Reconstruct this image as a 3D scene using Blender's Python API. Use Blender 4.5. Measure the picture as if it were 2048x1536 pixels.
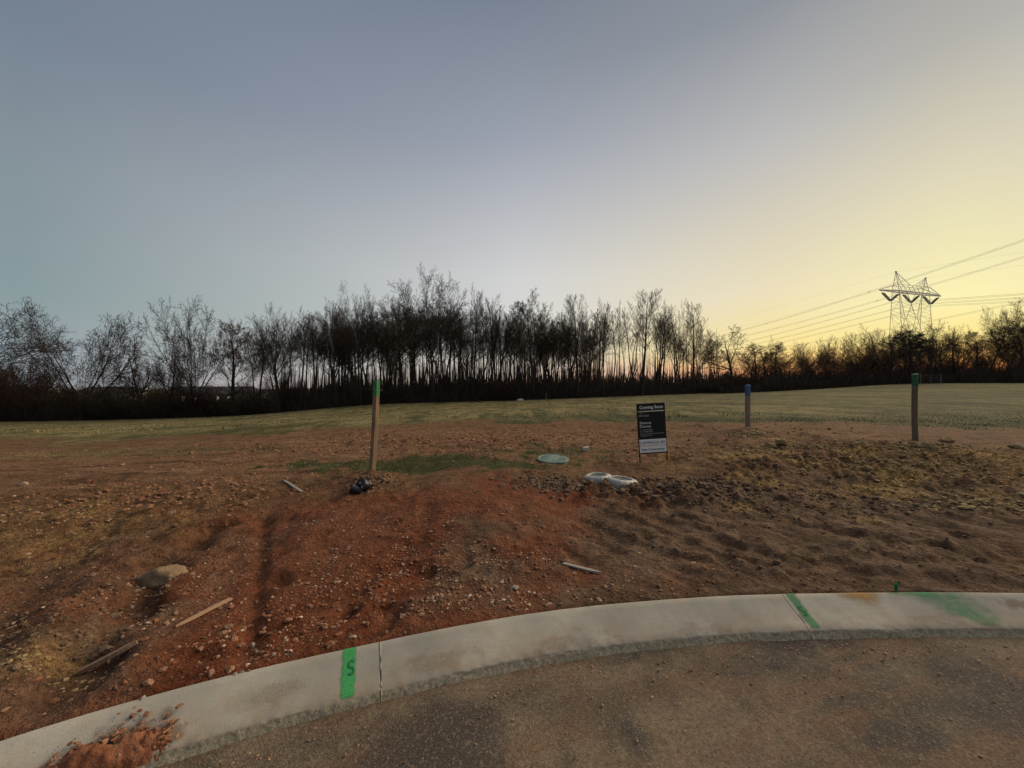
import bpy, bmesh, math, random
import numpy as np
from mathutils import Vector, Matrix

for o in list(bpy.data.objects):
    bpy.data.objects.remove(o)
S = bpy.context.scene
COL = S.collection
RNG = np.random.default_rng(11)
random.seed(5)

# ------------------------------------------------------------------ camera
EYE, FPX = 1.6, 770.0                      # eye height, focal length in pixels of a 2048 px wide frame
cam_data = bpy.data.cameras.new('camera')
cam = bpy.data.objects.new('camera', cam_data)
COL.objects.link(cam)
cam.location = (0, 0, EYE)
cam.rotation_euler = (math.radians(90), 0, 0)
cam_data.sensor_width = 36.0
cam_data.lens = 36.0 * FPX / 2048.0
cam_data.clip_start = 0.05
cam_data.clip_end = 6000
S.camera = cam

# ------------------------------------------------------------------ dusk sky
SUN_AZ, LAMP_AZ, SUN_EL = math.radians(49), math.radians(60), math.radians(30)


def lin(c):
    return tuple(((v / 255) / 12.92 if v / 255 <= .04045 else ((v / 255 + .055) / 1.055) ** 2.4) for v in c)


def build_sky():
    w = bpy.data.worlds.new('World')
    S.world = w
    w.use_nodes = True
    nt = w.node_tree
    nt.nodes.clear()
    N, L = nt.nodes.new, nt.links.new

    def math_node(op, a, b=None, clamp=False):
        n = N('ShaderNodeMath')
        n.operation = op
        n.use_clamp = clamp
        for i, v in enumerate((a, b)):
            if v is None:
                continue
            if isinstance(v, (int, float)):
                n.inputs[i].default_value = v
            else:
                L(v, n.inputs[i])
        return n.outputs[0]
    tc = N('ShaderNodeTexCoord')
    nor = N('ShaderNodeVectorMath')
    nor.operation = 'NORMALIZE'
    L(tc.outputs['Generated'], nor.inputs[0])
    sep = N('ShaderNodeSeparateXYZ')
    L(nor.outputs[0], sep.inputs[0])
    x, y, z = sep.outputs
    el = math_node('DIVIDE', math_node('ARCSINE', z), math.pi / 2, True)
    h = math_node('SQRT', math_node('ADD', math_node('ADD', math_node('MULTIPLY', x, x), math_node('MULTIPLY', y, y)), 1e-6))
    c = math_node('DIVIDE', math_node('ADD', math_node('MULTIPLY', x, math.sin(SUN_AZ)), math_node('MULTIPLY', y, math.cos(SUN_AZ))), h)
    c = math_node('MAXIMUM', math_node('MINIMUM', c, .9999), -.9999)
    ang = math_node('MULTIPLY', math_node('ARCCOSINE', c), 180 / math.pi)   # degrees away from the sunset
    zen = (100, 112, 132)
    stations = [
        (0, [(0, (222, 112, 66)), (1.6, (238, 146, 84)), (3.2, (250, 198, 112)), (4.8, (255, 232, 148)), (8.5, (254, 244, 182)), (21, (219, 212, 186)), (30.5, (181, 178, 171)), (45, (138, 142, 150)), (90, zen)]),
        (15, [(0, (218, 132, 92)), (1.6, (236, 164, 104)), (3.2, (247, 206, 128)), (4.8, (252, 230, 156)), (11.3, (237, 224, 188)), (27.7, (189, 188, 187)), (39.7, (142, 147, 155)), (60, (115, 124, 140)), (90, zen)]),
        (48, [(0, (206, 184, 168)), (2, (215, 202, 188)), (4.5, (218, 211, 200)), (9, (214, 214, 211)), (15.5, (210, 210, 210)), (32.2, (157, 163, 176)), (45, (121, 131, 146)), (90, zen)]),
        (101, [(0, (152, 157, 164)), (2.5, (152, 163, 170)), (5, (146, 160, 165)), (8.6, (137, 155, 158)), (20.7, (133, 146, 155)), (31, (117, 130, 146)), (55, (106, 118, 136)), (90, zen)]),
        (180, [(0, (160, 150, 160)), (8, (164, 160, 170)), (18, (142, 150, 165)), (35, (120, 131, 148)), (90, zen)]),
    ]
    ramps = []
    for a, stops in stations:
        r = N('ShaderNodeValToRGB')
        r.color_ramp.interpolation = 'LINEAR'
        els = r.color_ramp.elements
        while len(els) < len(stops):
            els.new(.5)
        for e, (d, col) in zip(els, stops):
            e.position = d / 90
            e.color = (*lin(col), 1)
        L(el, r.inputs[0])
        ramps.append(r.outputs[0])
    cur = ramps[0]
    for i in range(1, len(stations)):
        a0, a1 = stations[i - 1][0], stations[i][0]
        f = math_node('DIVIDE', math_node('SUBTRACT', ang, a0), a1 - a0, True)
        m = N('ShaderNodeMix')
        m.data_type = 'RGBA'
        L(f, m.inputs[0])
        L(cur, m.inputs[6])
        L(ramps[i], m.inputs[7])
        cur = m.outputs[2]
    bg = N('ShaderNodeBackground')
    L(cur, bg.inputs[0])
    bg.inputs[1].default_value = 1.0
    out = N('ShaderNodeOutputWorld')
    L(bg.outputs[0], out.inputs[0])


build_sky()
sun_data = bpy.data.lights.new('sun', 'SUN')
sun = bpy.data.objects.new('sun', sun_data)
COL.objects.link(sun)
sun_data.energy = 3.4
sun_data.angle = math.radians(50)
sun_data.color = (1.0, .83, .60)
sd = Vector((math.sin(LAMP_AZ) * math.cos(SUN_EL), math.cos(LAMP_AZ) * math.cos(SUN_EL), math.sin(SUN_EL)))
sun.rotation_euler = sd.to_track_quat('Z', 'Y').to_euler()
S.view_settings.view_transform = 'Standard'
S.view_settings.look = 'None'
S.view_settings.exposure = 0.0
S.view_settings.gamma = 1.0
S.view_settings.use_curve_mapping = False


# ------------------------------------------------------------------ helpers
def tag(o, label=None, cat=None, group=None, kind=None):
    for k, v in (('label', label), ('category', cat), ('group', group), ('kind', kind)):
        if v:
            o[k] = v
    return o


def empty(name, loc=(0, 0, 0), rot=(0, 0, 0)):
    o = bpy.data.objects.new(name, None)
    o.location = loc
    o.rotation_euler = rot
    o.empty_display_size = .1
    COL.objects.link(o)
    return o


def obj(name, mesh, parent=None, loc=None):
    o = bpy.data.objects.new(name, mesh)
    COL.objects.link(o)
    if parent is not None:
        o.parent = parent
    if loc is not None:
        o.location = loc
    return o


def np_mesh(name, verts, faces, material=None, smooth=True, attrs=None):
    """verts (n,3); faces (m,3) or (m,4) int array"""
    verts = np.asarray(verts, dtype=np.float32)
    faces = np.asarray(faces, dtype=np.int32)
    me = bpy.data.meshes.new(name)
    me.vertices.add(len(verts))
    me.vertices.foreach_set('co', verts.ravel())
    k = faces.shape[1]
    me.loops.add(faces.size)
    me.loops.foreach_set('vertex_index', faces.ravel())
    me.polygons.add(len(faces))
    me.polygons.foreach_set('loop_start', np.arange(0, faces.size, k, dtype=np.int32))
    me.polygons.foreach_set('loop_total', np.full(len(faces), k, dtype=np.int32))
    me.polygons.foreach_set('use_smooth', np.full(len(faces), smooth, dtype=bool))
    for an, av in (attrs or {}).items():
        a = me.attributes.new(an, 'FLOAT', 'POINT')
        a.data.foreach_set('value', np.asarray(av, dtype=np.float32).ravel())
    me.update(calc_edges=True)
    if material:
        me.materials.append(material)
    return me


def bm_mesh(name, bm, material=None, smooth=False):
    me = bpy.data.meshes.new(name)
    bm.normal_update()
    bm.to_mesh(me)
    bm.free()
    for p in me.polygons:
        p.use_smooth = smooth
    if material:
        me.materials.append(material)
    return me


def box_bm(bm, c, s, rot=None, bevel=0):
    r = bmesh.ops.create_cube(bm, size=1)
    vs = r['verts']
    bmesh.ops.scale(bm, vec=s, verts=vs)
    if bevel:
        es = list({e for v in vs for e in v.link_edges})
        rb = bmesh.ops.bevel(bm, geom=es, offset=bevel, segments=2, affect='EDGES', profile=.5)
        vs = list({v for f in rb['faces'] for v in f.verts} | {v for v in vs if v.is_valid})
    if rot is not None:
        bmesh.ops.rotate(bm, cent=(0, 0, 0), matrix=rot, verts=vs)
    bmesh.ops.translate(bm, vec=c, verts=vs)
    return vs


# vectorised noise -----------------------------------------------------------
def _hash(ix, iy, seed):
    h = (ix.astype(np.int64) * 374761393 + iy.astype(np.int64) * 668265263 + seed * 974711) & 0xffffffff
    h = ((h ^ (h >> 13)) * 1274126177) & 0xffffffff
    h = (h ^ (h >> 16)) & 0xffffffff
    return h / 4294967295.0


def noise2(x, y, seed=0):
    x = np.asarray(x, float)
    y = np.asarray(y, float)
    ix, iy = np.floor(x), np.floor(y)
    fx, fy = x - ix, y - iy
    out = 0

    def g(a, b, dx, dy):
        t = _hash(a, b, seed) * 2 * np.pi
        return np.cos(t) * dx + np.sin(t) * dy
    ux = fx * fx * fx * (fx * (fx * 6 - 15) + 10)
    uy = fy * fy * fy * (fy * (fy * 6 - 15) + 10)
    n00, n10 = g(ix, iy, fx, fy), g(ix + 1, iy, fx - 1, fy)
    n01, n11 = g(ix, iy + 1, fx, fy - 1), g(ix + 1, iy + 1, fx - 1, fy - 1)
    return ((n00 * (1 - ux) + n10 * ux) * (1 - uy) + (n01 * (1 - ux) + n11 * ux) * uy) * 1.5


def fbm(x, y, wl, octs=3, seed=0, gain=.5):
    t, a, s = 0, 1, 1 / wl
    for i in range(octs):
        t = t + a * noise2(x * s, y * s, seed + i * 17)
        a *= gain
        s *= 2.03
    return t


def sstep(a, b, x):
    t = np.clip((x - a) / (b - a), 0, 1)
    return t * t * (3 - 2 * t)


# ------------------------------------------------------------------ kerb line and terrain
_kx = np.array([-9, -5, -3.3, -2.09, -.748, 0, 1.286, 2.5, 3.57, 6, 10, 16.])
_ky = np.array([-6.5, -1.2, .55, 1.573, 2.18, 2.417, 2.633, 2.69, 2.684, 2.45, 1.6, -.5])
_kt = np.gradient(_ky, _kx)


def kerb_y(x):
    x = np.asarray(x, float)
    xc = np.clip(x, _kx[0], _kx[-1])
    i = np.clip(np.searchsorted(_kx, xc) - 1, 0, len(_kx) - 2)
    h = _kx[i + 1] - _kx[i]
    t = (xc - _kx[i]) / h
    r = ((2 * t**3 - 3 * t**2 + 1) * _ky[i] + (t**3 - 2 * t**2 + t) * h * _kt[i]
         + (-2 * t**3 + 3 * t**2) * _ky[i + 1] + (t**3 - t**2) * h * _kt[i + 1])
    return r + np.where(x < _kx[0], (x - _kx[0]) * _kt[0], 0) + np.where(x > _kx[-1], (x - _kx[-1]) * _kt[-1], 0)


KX = np.linspace(-9, 15, 4000)
KY = kerb_y(KX)
KS = np.concatenate([[0], np.cumsum(np.hypot(np.diff(KX), np.diff(KY)))])
KTX, KTY = np.gradient(KX, KS), np.gradient(KY, KS)
KERB_W, KERB_TOP, KERB_LIP = .265, .15, .050
S_AT_X = lambda x: float(np.interp(x, KX, KS))


def kerb_pt(s, t):
    """s metres along the back edge, t metres from the back edge towards the road"""
    x, y = np.interp(s, KS, KX), np.interp(s, KS, KY)
    tx, ty = np.interp(s, KS, KTX), np.interp(s, KS, KTY)
    n = np.hypot(tx, ty)
    return x + ty / n * t, y - tx / n * t


CTRL = []
for u, v, Y in [(743, 948, 5.8), (1305, 922, 6.6), (1105, 921, 6.5), (1220, 964, 5.4), (720, 990, 4.8), (1497, 860, 8.5), (1831, 886, 7.0),
                (0, 885, 10.5), (-400, 890, 9.5), (500, 866, 11), (800, 850, 11.5), (1024, 846, 11.5), (1300, 845, 11.5), (1500, 845, 11), (1700, 850, 9.5), (2048, 863, 9), (2400, 866, 8.5),
                (-400, 846, 58), (0, 842, 60), (250, 838, 60), (500, 829, 60), (750, 809, 60), (870, 805, 60), (1040, 800.5, 60), (1300, 791, 60), (1500, 783, 60),
                (1650, 776, 58), (1750, 770, 54), (1900, 769, 46), (2048, 770.5, 42), (2400, 774, 38),
                (2048, 803, 22), (1500, 806, 25), (1750, 800, 24), (1024, 818, 28), (500, 845, 28), (0, 861, 28)]:
    CTRL.append(((u - 1024) / FPX * Y, Y, EYE - (v - 768) / FPX * Y))
for xx in (-7, -4.5, -3, -2, -.75, .5, 2, 3.5, 5, 7, 10):
    CTRL.append((xx, float(kerb_y(xx)) + .02, .145))
CTRL += [(-2.9, 2.2, .12), (-6.2, 4.9, .12), (-4.5, 3.6, .13), (5.9, 4.5, .25), (3.2, 3.6, .2), (-.3, 3.6, .24), (9, 5.5, .4), (-9, 7, .05),
         (-260, 160, -11), (-120, 150, -9), (0, 150, -2.5), (80, 150, .3), (170, 150, 1.2), (260, 160, 1.2), (120, 60, 2.0), (-150, 40, -9),
         (-600, 800, -18), (0, 900, -10), (700, 800, -6)]
CTRL = np.array(CTRL)


def warp(x, y):
    r = np.hypot(x, y)
    return np.stack([np.clip(np.arctan2(x, np.maximum(y, .02 * r + .01)), -1.4, 1.4) * 1.6, np.log(np.clip(r, 1.2, 1300))], -1)


def _tps_fit():
    P = warp(CTRL[:, 0], CTRL[:, 1])
    n = len(P)
    d = np.linalg.norm(P[:, None] - P[None], axis=-1)
    sc = np.maximum(np.hypot(CTRL[:, 0], CTRL[:, 1]), 2)      # fit the view slope, so far points may be loose in metres
    K = np.where(d > 0, d * d * np.log(d + 1e-9), 0) + np.eye(n) * 2e-3
    A = np.zeros((n + 3, n + 3))
    A[:n, :n] = K
    A[:n, n] = 1
    A[:n, n + 1:] = P
    A[n:, :n] = A[:n, n:].T
    b = np.zeros(n + 3)
    b[:n] = (CTRL[:, 2] - EYE) / sc
    return P, np.linalg.solve(A, b)


_TP, _TW = _tps_fit()


def base_z(x, y):
    x, y = np.asarray(x, float), np.asarray(y, float)
    shp = x.shape
    Q = warp(x.ravel(), y.ravel())
    out = np.empty(len(Q))
    for i in range(0, len(Q), 40000):
        q = Q[i:i + 40000]
        d2 = ((q[:, None] - _TP[None]) ** 2).sum(-1)
        out[i:i + 40000] = (np.where(d2 > 0, .5 * d2 * np.log(d2 + 1e-18), 0)) @ _TW[:len(_TP)] + _TW[len(_TP)] + q @ _TW[len(_TP) + 1:]
    sc = np.maximum(np.hypot(x, y), 2)
    return EYE + out.reshape(shp) * sc


def seg_dist(x, y, pts):
    best = np.full(np.shape(x), 1e9)
    for (x0, y0), (x1, y1) in zip(pts[:-1], pts[1:]):
        dx, dy = x1 - x0, y1 - y0
        t = np.clip(((x - x0) * dx + (y - y0) * dy) / (dx * dx + dy * dy + 1e-9), 0, 1)
        best = np.minimum(best, np.hypot(x - x0 - t * dx, y - y0 - t * dy))
    return best


def flat_pt(u, v, z=.2):
    """world point of a photo position lying at height z"""
    Y = (EYE - z) * FPX / (v - 768)
    return ((u - 1024) / FPX * Y, Y)


GULLY = [flat_pt(*p, .1) for p in ((30, 1500), (110, 1400), (205, 1280), (265, 1190), (330, 1120), (420, 1060))]
GULLY2 = [flat_pt(*p, .12) for p in ((20, 1190), (120, 1090), (250, 1010), (330, 980))]
CUT = [flat_pt(*p, .2) for p in ((498, 1290), (512, 1180), (522, 1090), (528, 1020))]
MOUNDS = [(flat_pt(742, 958, .27), .42, .12), (flat_pt(1497, 866, .55), .5, .1), (flat_pt(1831, 892, .52), .6, .08),
          (flat_pt(1240, 985, .22), .75, .05), (flat_pt(1400, 990, .24), .6, .07), (flat_pt(300, 1160, .1), .35, .03), (flat_pt(1060, 985, .24), .6, .05)]
TRACKS = [[flat_pt(1260, 1010, .22), flat_pt(1480, 1085, .2), flat_pt(1720, 1140, .18), flat_pt(2048, 1175, .16)],
          [flat_pt(1380, 985, .24), flat_pt(1640, 1050, .22), flat_pt(1900, 1095, .2), flat_pt(2150, 1115, .2)],
          [flat_pt(1180, 1040, .2), flat_pt(1330, 1100, .18), flat_pt(1560, 1155, .16), flat_pt(1800, 1178, .15)],
          [flat_pt(1600, 960, .28), flat_pt(1800, 1000, .27), flat_pt(2048, 1040, .25)]]
HOLES = [(840, 1140), (690, 1205), (775, 1205), (540, 1235), (930, 1120), (560, 1130), (1230, 1085), (1290, 1060), (1380, 1130), (1445, 1105),
         (640, 1060), (1150, 1100), (410, 1290), (760, 1238), (1590, 1100), (1700, 1060)]


def kerb_back_dist(x, y):
    return (y - kerb_y(x)) / np.sqrt(1 + (np.interp(x, KX, KTY / KTX)) ** 2)


def zone(x, y, c, r, wob=.5, wl=1.2, seed=0, soft=.35):
    """soft patch around c with radii r (x, y) and a ragged edge"""
    d = np.hypot((x - c[0]) / r[0], (y - c[1]) / r[1]) + wob * fbm(x, y, wl, 3, seed)
    return 1 - sstep(1 - soft, 1 + soft, d)


FIELD = [(-60, 6.5), (-14, 10.6), (-7.5, 10.8), (-3.2, 11.3), (0, 11.5), (4, 11.6), (6.5, 11.0), (8.5, 9.7), (12, 8.6), (40, 6)]
_fx, _fy = np.array(FIELD).T


def grass_mask(x, y):
    edge = np.interp(x, _fx, _fy)
    d = y - edge + 1.5 * fbm(x, y, 2.6, 3, 41) + .8 * fbm(x, y, .5, 2, 43)
    m = sstep(-1.0, 1.8, d)
    g1 = zone(x, y, flat_pt(830, 925, .3), (2.2, .55), .75, .7, 5, .5) * .85
    g2 = zone(x, y, flat_pt(1110, 903, .34), (1.2, .7), .8, .6, 9, .5) * .65
    g3 = zone(x, y, flat_pt(200, 905, .1), (4.5, .8), .8, 1.2, 12) * .5
    return np.clip(np.maximum.reduce([m, g1, g2, g3]), 0, 1)


def ground_z(x, y, fine=True):
    x, y = np.asarray(x, float), np.asarray(y, float)
    z = base_z(x, y)
    r = np.hypot(x, y)
    kd = kerb_back_dist(x, y)
    z = np.where(kd < .6, .148 + (z - .148) * sstep(0, .6, kd), z)
    near = 1 - sstep(9, 16, r)
    back = sstep(.02, .3, kd)
    z = z + (sstep(5, 6.5, y) * (1 - sstep(11, 13, y)) * .022) * fbm(x * .22, y, .42, 3, 88) + back * near * (.030 * fbm(x, y, 1.1, 3, 3) + .010 * fbm(x, y, .35, 2, 21))
    # scraped and tracked streaks: down to the right on the right, down to the left on the left
    wr = zone(x, y, (3.6, 4.0), (3.2, 2.2), .3, 1.0, 71)
    a, b = (x - y) * .7071, (x + y) * .7071
    st = fbm(a * .16, b + .05 * fbm(x, y, .5, 2, 74), .13, 3, 72, .6)
    z = z + back * near * wr * (.017 * st - .013 * np.abs(fbm(a * .22, b, .33, 2, 73)))
    wl = zone(x, y, (-4.2, 4.0), (2.6, 2.2), .3, 1.0, 75)
    a, b = (-.42 * x - .907 * y), (.907 * x - .42 * y)
    z = z + back * near * wl * (.020 * fbm(a * .18, b + .04 * fbm(x, y, .5, 2, 76), .14, 3, 77, .6) - .012 * np.abs(fbm(a * .22, b, .35, 2, 78)))
    for (cx, cy), rad, h in MOUNDS:
        q = np.hypot(x - cx, y - cy) / rad
        z = z + h * np.exp(-q * q * 1.6) * (1 + .3 * fbm(x, y, .3, 2, 8))
    g = seg_dist(x + .1 * fbm(x, y, .5, 2, 31), y + .1 * fbm(x, y, .5, 2, 32), GULLY)
    z = z - back * .09 * np.exp(-(g / .13) ** 3) + back * .035 * np.exp(-((g - .28) / .10) ** 2)
    g = seg_dist(x + .15 * fbm(x, y, .6, 2, 33), y, GULLY2)
    z = z - .05 * np.exp(-(g / .24) ** 4)
    g = seg_dist(x, y, CUT)
    z = z - .05 * np.exp(-(g / .06) ** 2) - .03 * zone(x, y, (flat_pt(455, 1090, .2)), (.42, 1.0), .2, .5, 81)
    for i, tr in enumerate(TRACKS):
        g = seg_dist(x + .06 * fbm(x, y, .7, 2, 50 + i), y + .06 * fbm(x, y, .7, 2, 60 + i), tr)
        z = z - .018 * np.exp(-(g / .12) ** 6) + .013 * np.exp(-((g - .16) / .03) ** 2)
    for i, (u, v) in enumerate(HOLES):
        cx, cy = flat_pt(u, v, .2)
        a = .6 + i
        dx, dy = x - cx, y - cy
        q = np.hypot((dx * math.cos(a) + dy * math.sin(a)) / .13, (-dx * math.sin(a) + dy * math.cos(a)) / .06) + .25 * fbm(x, y, .08, 2, 80)
        z = z - .032 * np.exp(-q ** 4) + .010 * np.exp(-((q - 1.6) / .5) ** 2)
    if fine:
        gm = grass_mask(x, y)
        rough = np.clip(.55 + .9 * fbm(x, y, 1.3, 2, 77), .15, 1.4)
        rid = np.abs(fbm(x, y, .22, 3, 90))
        cl = zone(x, y, flat_pt(1330, 980, .24), (1.3, .55), .4, .6, 14) + zone(x, y, flat_pt(1880, 930, .38), (3.2, 1.2), .5, .9, 15) + .6 * zone(x, y, flat_pt(200, 1020, .12), (2.2, 1.0), .5, .8, 16)
        z = z + back * near * (1 - .7 * gm) * (rough * (.026 * fbm(x, y, .17, 3, 91, .6) + .011 * noise2(x / .065, y / .065, 92) + .016 * (np.abs(noise2(x / .3, y / .3, 93)) - .2)) + np.clip(cl, 0, 1) * (.09 * (rid - .2) + .035 * fbm(x, y, .11, 2, 95)))
    # the soil tucks in under the kerb and the carriageway
    z = np.where(kd < .015, .148 - sstep(.015, -.11, kd) * .3, z)
    z = z + np.where((kd >= .015) & (kd < .1), (.006 * fbm(x, y, .12, 2, 19) - .002), 0)
    far = sstep(300, 1200, r)
    return z


def ray_ground(u, v):
    dx, dz = (u - 1024) / FPX, (768 - v) / FPX
    t = np.geomspace(1.2, 140, 1500)
    zz = ground_z(dx * t, t, fine=False)
    hit = np.nonzero(EYE + dz * t <= zz)[0]
    i = hit[0] if len(hit) else len(t) - 1
    return Vector((dx * t[i], t[i], float(ground_z(np.array([dx * t[i]]), np.array([t[i]]))[0])))


def gz(x, y):
    return float(ground_z(np.array([x]), np.array([y]))[0])


# ------------------------------------------------------------------ materials
class Mat:
    def __init__(s, name, rough=.85, spec=.25):
        s.m = bpy.data.materials.new(name)
        s.m.use_nodes = True
        s.nt = s.m.node_tree
        s.b = s.nt.nodes['Principled BSDF']
        s.b.inputs['Roughness'].default_value = rough
        s.b.inputs['Specular IOR Level'].default_value = spec
        s.tc = None

    def N(s, t):
        return s.nt.nodes.new(t)

    def L(s, a, b):
        s.nt.links.new(a, b)

    def coord(s, kind='Object'):
        if s.tc is None:
            s.tc = s.N('ShaderNodeTexCoord')
        return s.tc.outputs[kind]

    def noise(s, scale, detail=4, rough=.6, stretch=None, dist=0):
        n = s.N('ShaderNodeTexNoise')
        n.inputs['Scale'].default_value = scale
        n.inputs['Detail'].default_value = detail
        n.inputs['Roughness'].default_value = rough
        n.inputs['Distortion'].default_value = dist
        src = s.coord()
        if stretch:
            mp = s.N('ShaderNodeMapping')
            mp.inputs['Scale'].default_value = stretch[:3]
            if len(stretch) > 3:          # rotate first, then stretch
                mp.vector_type = 'TEXTURE'
                mp.inputs['Scale'].default_value = tuple(1 / v for v in stretch[:3])
                mp.inputs['Rotation'].default_value = (0, 0, stretch[3])
            s.L(src, mp.inputs[0])
            src = mp.outputs[0]
        s.L(src, n.inputs['Vector'])
        return n.outputs['Fac']

    def voro(s, scale, feature='F1'):
        n = s.N('ShaderNodeTexVoronoi')
        n.feature = feature
        n.inputs['Scale'].default_value = scale
        s.L(s.coord(), n.inputs['Vector'])
        return n

    def attr(s, name):
        n = s.N('ShaderNodeAttribute')
        n.attribute_name = name
        return n.outputs['Fac']

    def ramp(s, fac, stops, interp='LINEAR'):
        r = s.N('ShaderNodeValToRGB')
        r.color_ramp.interpolation = interp
        els = r.color_ramp.elements
        while len(els) < len(stops):
            els.new(.5)
        for e, (p, c) in zip(els, stops):
            e.position = p
            e.color = (c, c, c, 1) if isinstance(c, (int, float)) else (*c, 1)
        s.L(fac, r.inputs[0])
        return r.outputs[0]

    def mix(s, fac, a, b, mode='MIX'):
        m = s.N('ShaderNodeMix')
        m.data_type = 'RGBA'
        m.blend_type = mode
        for i, v in ((0, fac), (6, a), (7, b)):
            if isinstance(v, (int, float)):
                m.inputs[i].default_value = v
            elif isinstance(v, tuple):
                m.inputs[i].default_value = (*v, 1)
            else:
                s.L(v, m.inputs[i])
        return m.outputs[2]

    def math(s, op, a, b=0, clamp=False):
        n = s.N('ShaderNodeMath')
        n.operation = op
        n.use_clamp = clamp
        for i, v in enumerate((a, b)):
            if isinstance(v, (int, float)):
                n.inputs[i].default_value = v
            else:
                s.L(v, n.inputs[i])
        return n.outputs[0]

    def color(s, c):
        if isinstance(c, tuple):
            s.b.inputs['Base Color'].default_value = (*c, 1)
        else:
            s.L(c, s.b.inputs['Base Color'])
        return s

    def bump(s, h, strength=.5, dist=.01):
        n = s.N('ShaderNodeBump')
        n.inputs['Strength'].default_value = strength
        n.inputs['Distance'].default_value = dist
        s.L(h, n.inputs['Height'])
        s.L(n.outputs[0], s.b.inputs['Normal'])
        return s


def simple(name, c, var=.3, scale=20, rough=.8, spec=.25, bump=0, stretch=None):
    m = Mat(name, rough, spec)
    n = m.noise(scale, 4, .6, stretch)
    m.color(m.mix(m.ramp(n, [(.3, 0.0), (.7, 1.0)]), tuple(v * (1 - var) for v in c), tuple(min(1, v * (1 + var)) for v in c)))
    if bump:
        m.bump(n, .6, bump)
    return m.m


def ground_material():
    m = Mat('soil_and_turf', .95, .12)
    big, mid, fine, grit = m.noise(.7, 5, .6), m.noise(4.5, 6, .65), m.noise(26, 5, .7), m.noise(110, 3, .7)
    brown = m.mix(m.ramp(mid, [(.3, 0.), (.7, 1.)]), (.105, .054, .026), (.25, .140, .070))
    red = m.mix(m.ramp(mid, [(.3, 0.), (.72, 1.)]), (.110, .030, .011), (.255, .083, .038))
    red = m.mix(m.ramp(big, [(.42, 0.), (.62, .5)]), red, (.25, .110, .060))
    yel = m.mix(m.ramp(fine, [(.35, 0.), (.65, 1.)]), (.12, .068, .028), (.46, .295, .11))
    tan = m.mix(m.ramp(mid, [(.3, 0.), (.7, 1.)]), (.165, .082, .043), (.31, .175, .092))
    grey = m.mix(m.ramp(mid, [(.3, 0.), (.7, 1.)]), (.095, .054, .031), (.225, .142, .088))
    c = m.mix(m.attr('red'), brown, red)
    c = m.mix(m.attr('tan'), c, tan)
    c = m.mix(m.attr('greyish'), c, grey)
    scr = m.noise(5, 5, .65, (.22, 1.5, 1, -.785))
    c = m.mix(m.math('MULTIPLY', m.attr('greyish'), m.ramp(scr, [(.36, .75), (.5, 0.)])), c, (.065, .035, .020))
    c = m.mix(m.math('MULTIPLY', m.attr('greyish'), m.ramp(scr, [(.56, 0.), (.70, .6)])), c, (.27, .18, .115))
    trk = m.noise(2.4, 6, .7, (.22, 2.6, 1))
    c = m.mix(m.math('MULTIPLY', m.attr('tan'), m.ramp(trk, [(.34, .8), (.5, 0.)])), c, (.085, .042, .022))
    c = m.mix(m.math('MULTIPLY', m.attr('tan'), m.ramp(trk, [(.55, 0.), (.68, .6)])), c, (.36, .22, .13))
    c = m.mix(m.attr('yellow'), c, yel)
    c = m.mix(m.ramp(fine, [(.32, .85), (.52, 0.)]), c, m.mix(1.0, c, (.5, .45, .42), 'MULTIPLY'))
    lump = m.noise(13, 4, .7)
    c = m.mix(m.ramp(lump, [(.52, 0.), (.70, .55)]), c, m.mix(1.0, c, (1.5, 1.5, 1.45), 'MULTIPLY'))
    c = m.mix(m.ramp(grit, [(.60, 0.), (.74, .6)]), c, (.42, .27, .17))
    # turf: green and straw
    tuft = m.noise(5, 6, .75, (1, 2.2, 1))
    patch = m.noise(.5, 6, .7, (1, .28, 1))
    green = m.mix(m.ramp(tuft, [(.3, 0.), (.7, 1.)]), (.045, .050, .018), (.115, .112, .040))
    straw = m.mix(m.ramp(tuft, [(.3, 0.), (.7, 1.)]), (.17, .132, .056), (.40, .31, .14))
    turf = m.mix(m.math('MULTIPLY', m.attr('straw'), m.ramp(m.math('ADD', m.math('ADD', m.math('MULTIPLY', tuft, .4), m.math('MULTIPLY', patch, .4)), m.math('MULTIPLY', m.noise(2.2, 5, .7, (1, .3, 1)), .5)), [(.60, 0.), (.675, 1.)])), green, straw)
    gm = m.ramp(m.math('ADD', m.attr('grass'), m.math('MULTIPLY', m.math('SUBTRACT', m.noise(7, 6, .75), .5), 1.7)), [(.38, 0.), (.72, 1.)])
    c = m.mix(gm, c, turf)
    c = m.mix(m.math('MULTIPLY', gm, m.ramp(m.noise(.3, 7, .72, (1, .3, 1)), [(.42, .6), (.52, 0.)])), c, m.mix(1.0, c, (.5, .55, .5), 'MULTIPLY'))
    c = m.mix(m.math('MULTIPLY', gm, m.ramp(m.noise(3.0, 5, .75, (1, .35, 1)), [(.40, .7), (.52, 0.)])), c, m.mix(1.0, c, (.55, .55, .5), 'MULTIPLY'))
    m.color(c)
    h = m.math('ADD', m.math('ADD', m.math('MULTIPLY', fine, .7), m.math('MULTIPLY', grit, .35)), lump)
    m.bump(h, 1.0, .045)
    return m.m


MATS = {}
MATS['ground'] = ground_material()


# ------------------------------------------------------------------ the ground sheet
def graded(a, b, step, grow, lo, hi):
    mid = list(np.arange(a, b, step))
    up, d, p = [], step, mid[-1]
    while p < hi:
        d *= grow
        p += d
        up.append(p)
    dn, d, p = [], step, a
    while p > lo:
        d *= grow
        p -= d
        dn.append(p)
    return np.array(dn[::-1] + mid + up)


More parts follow.
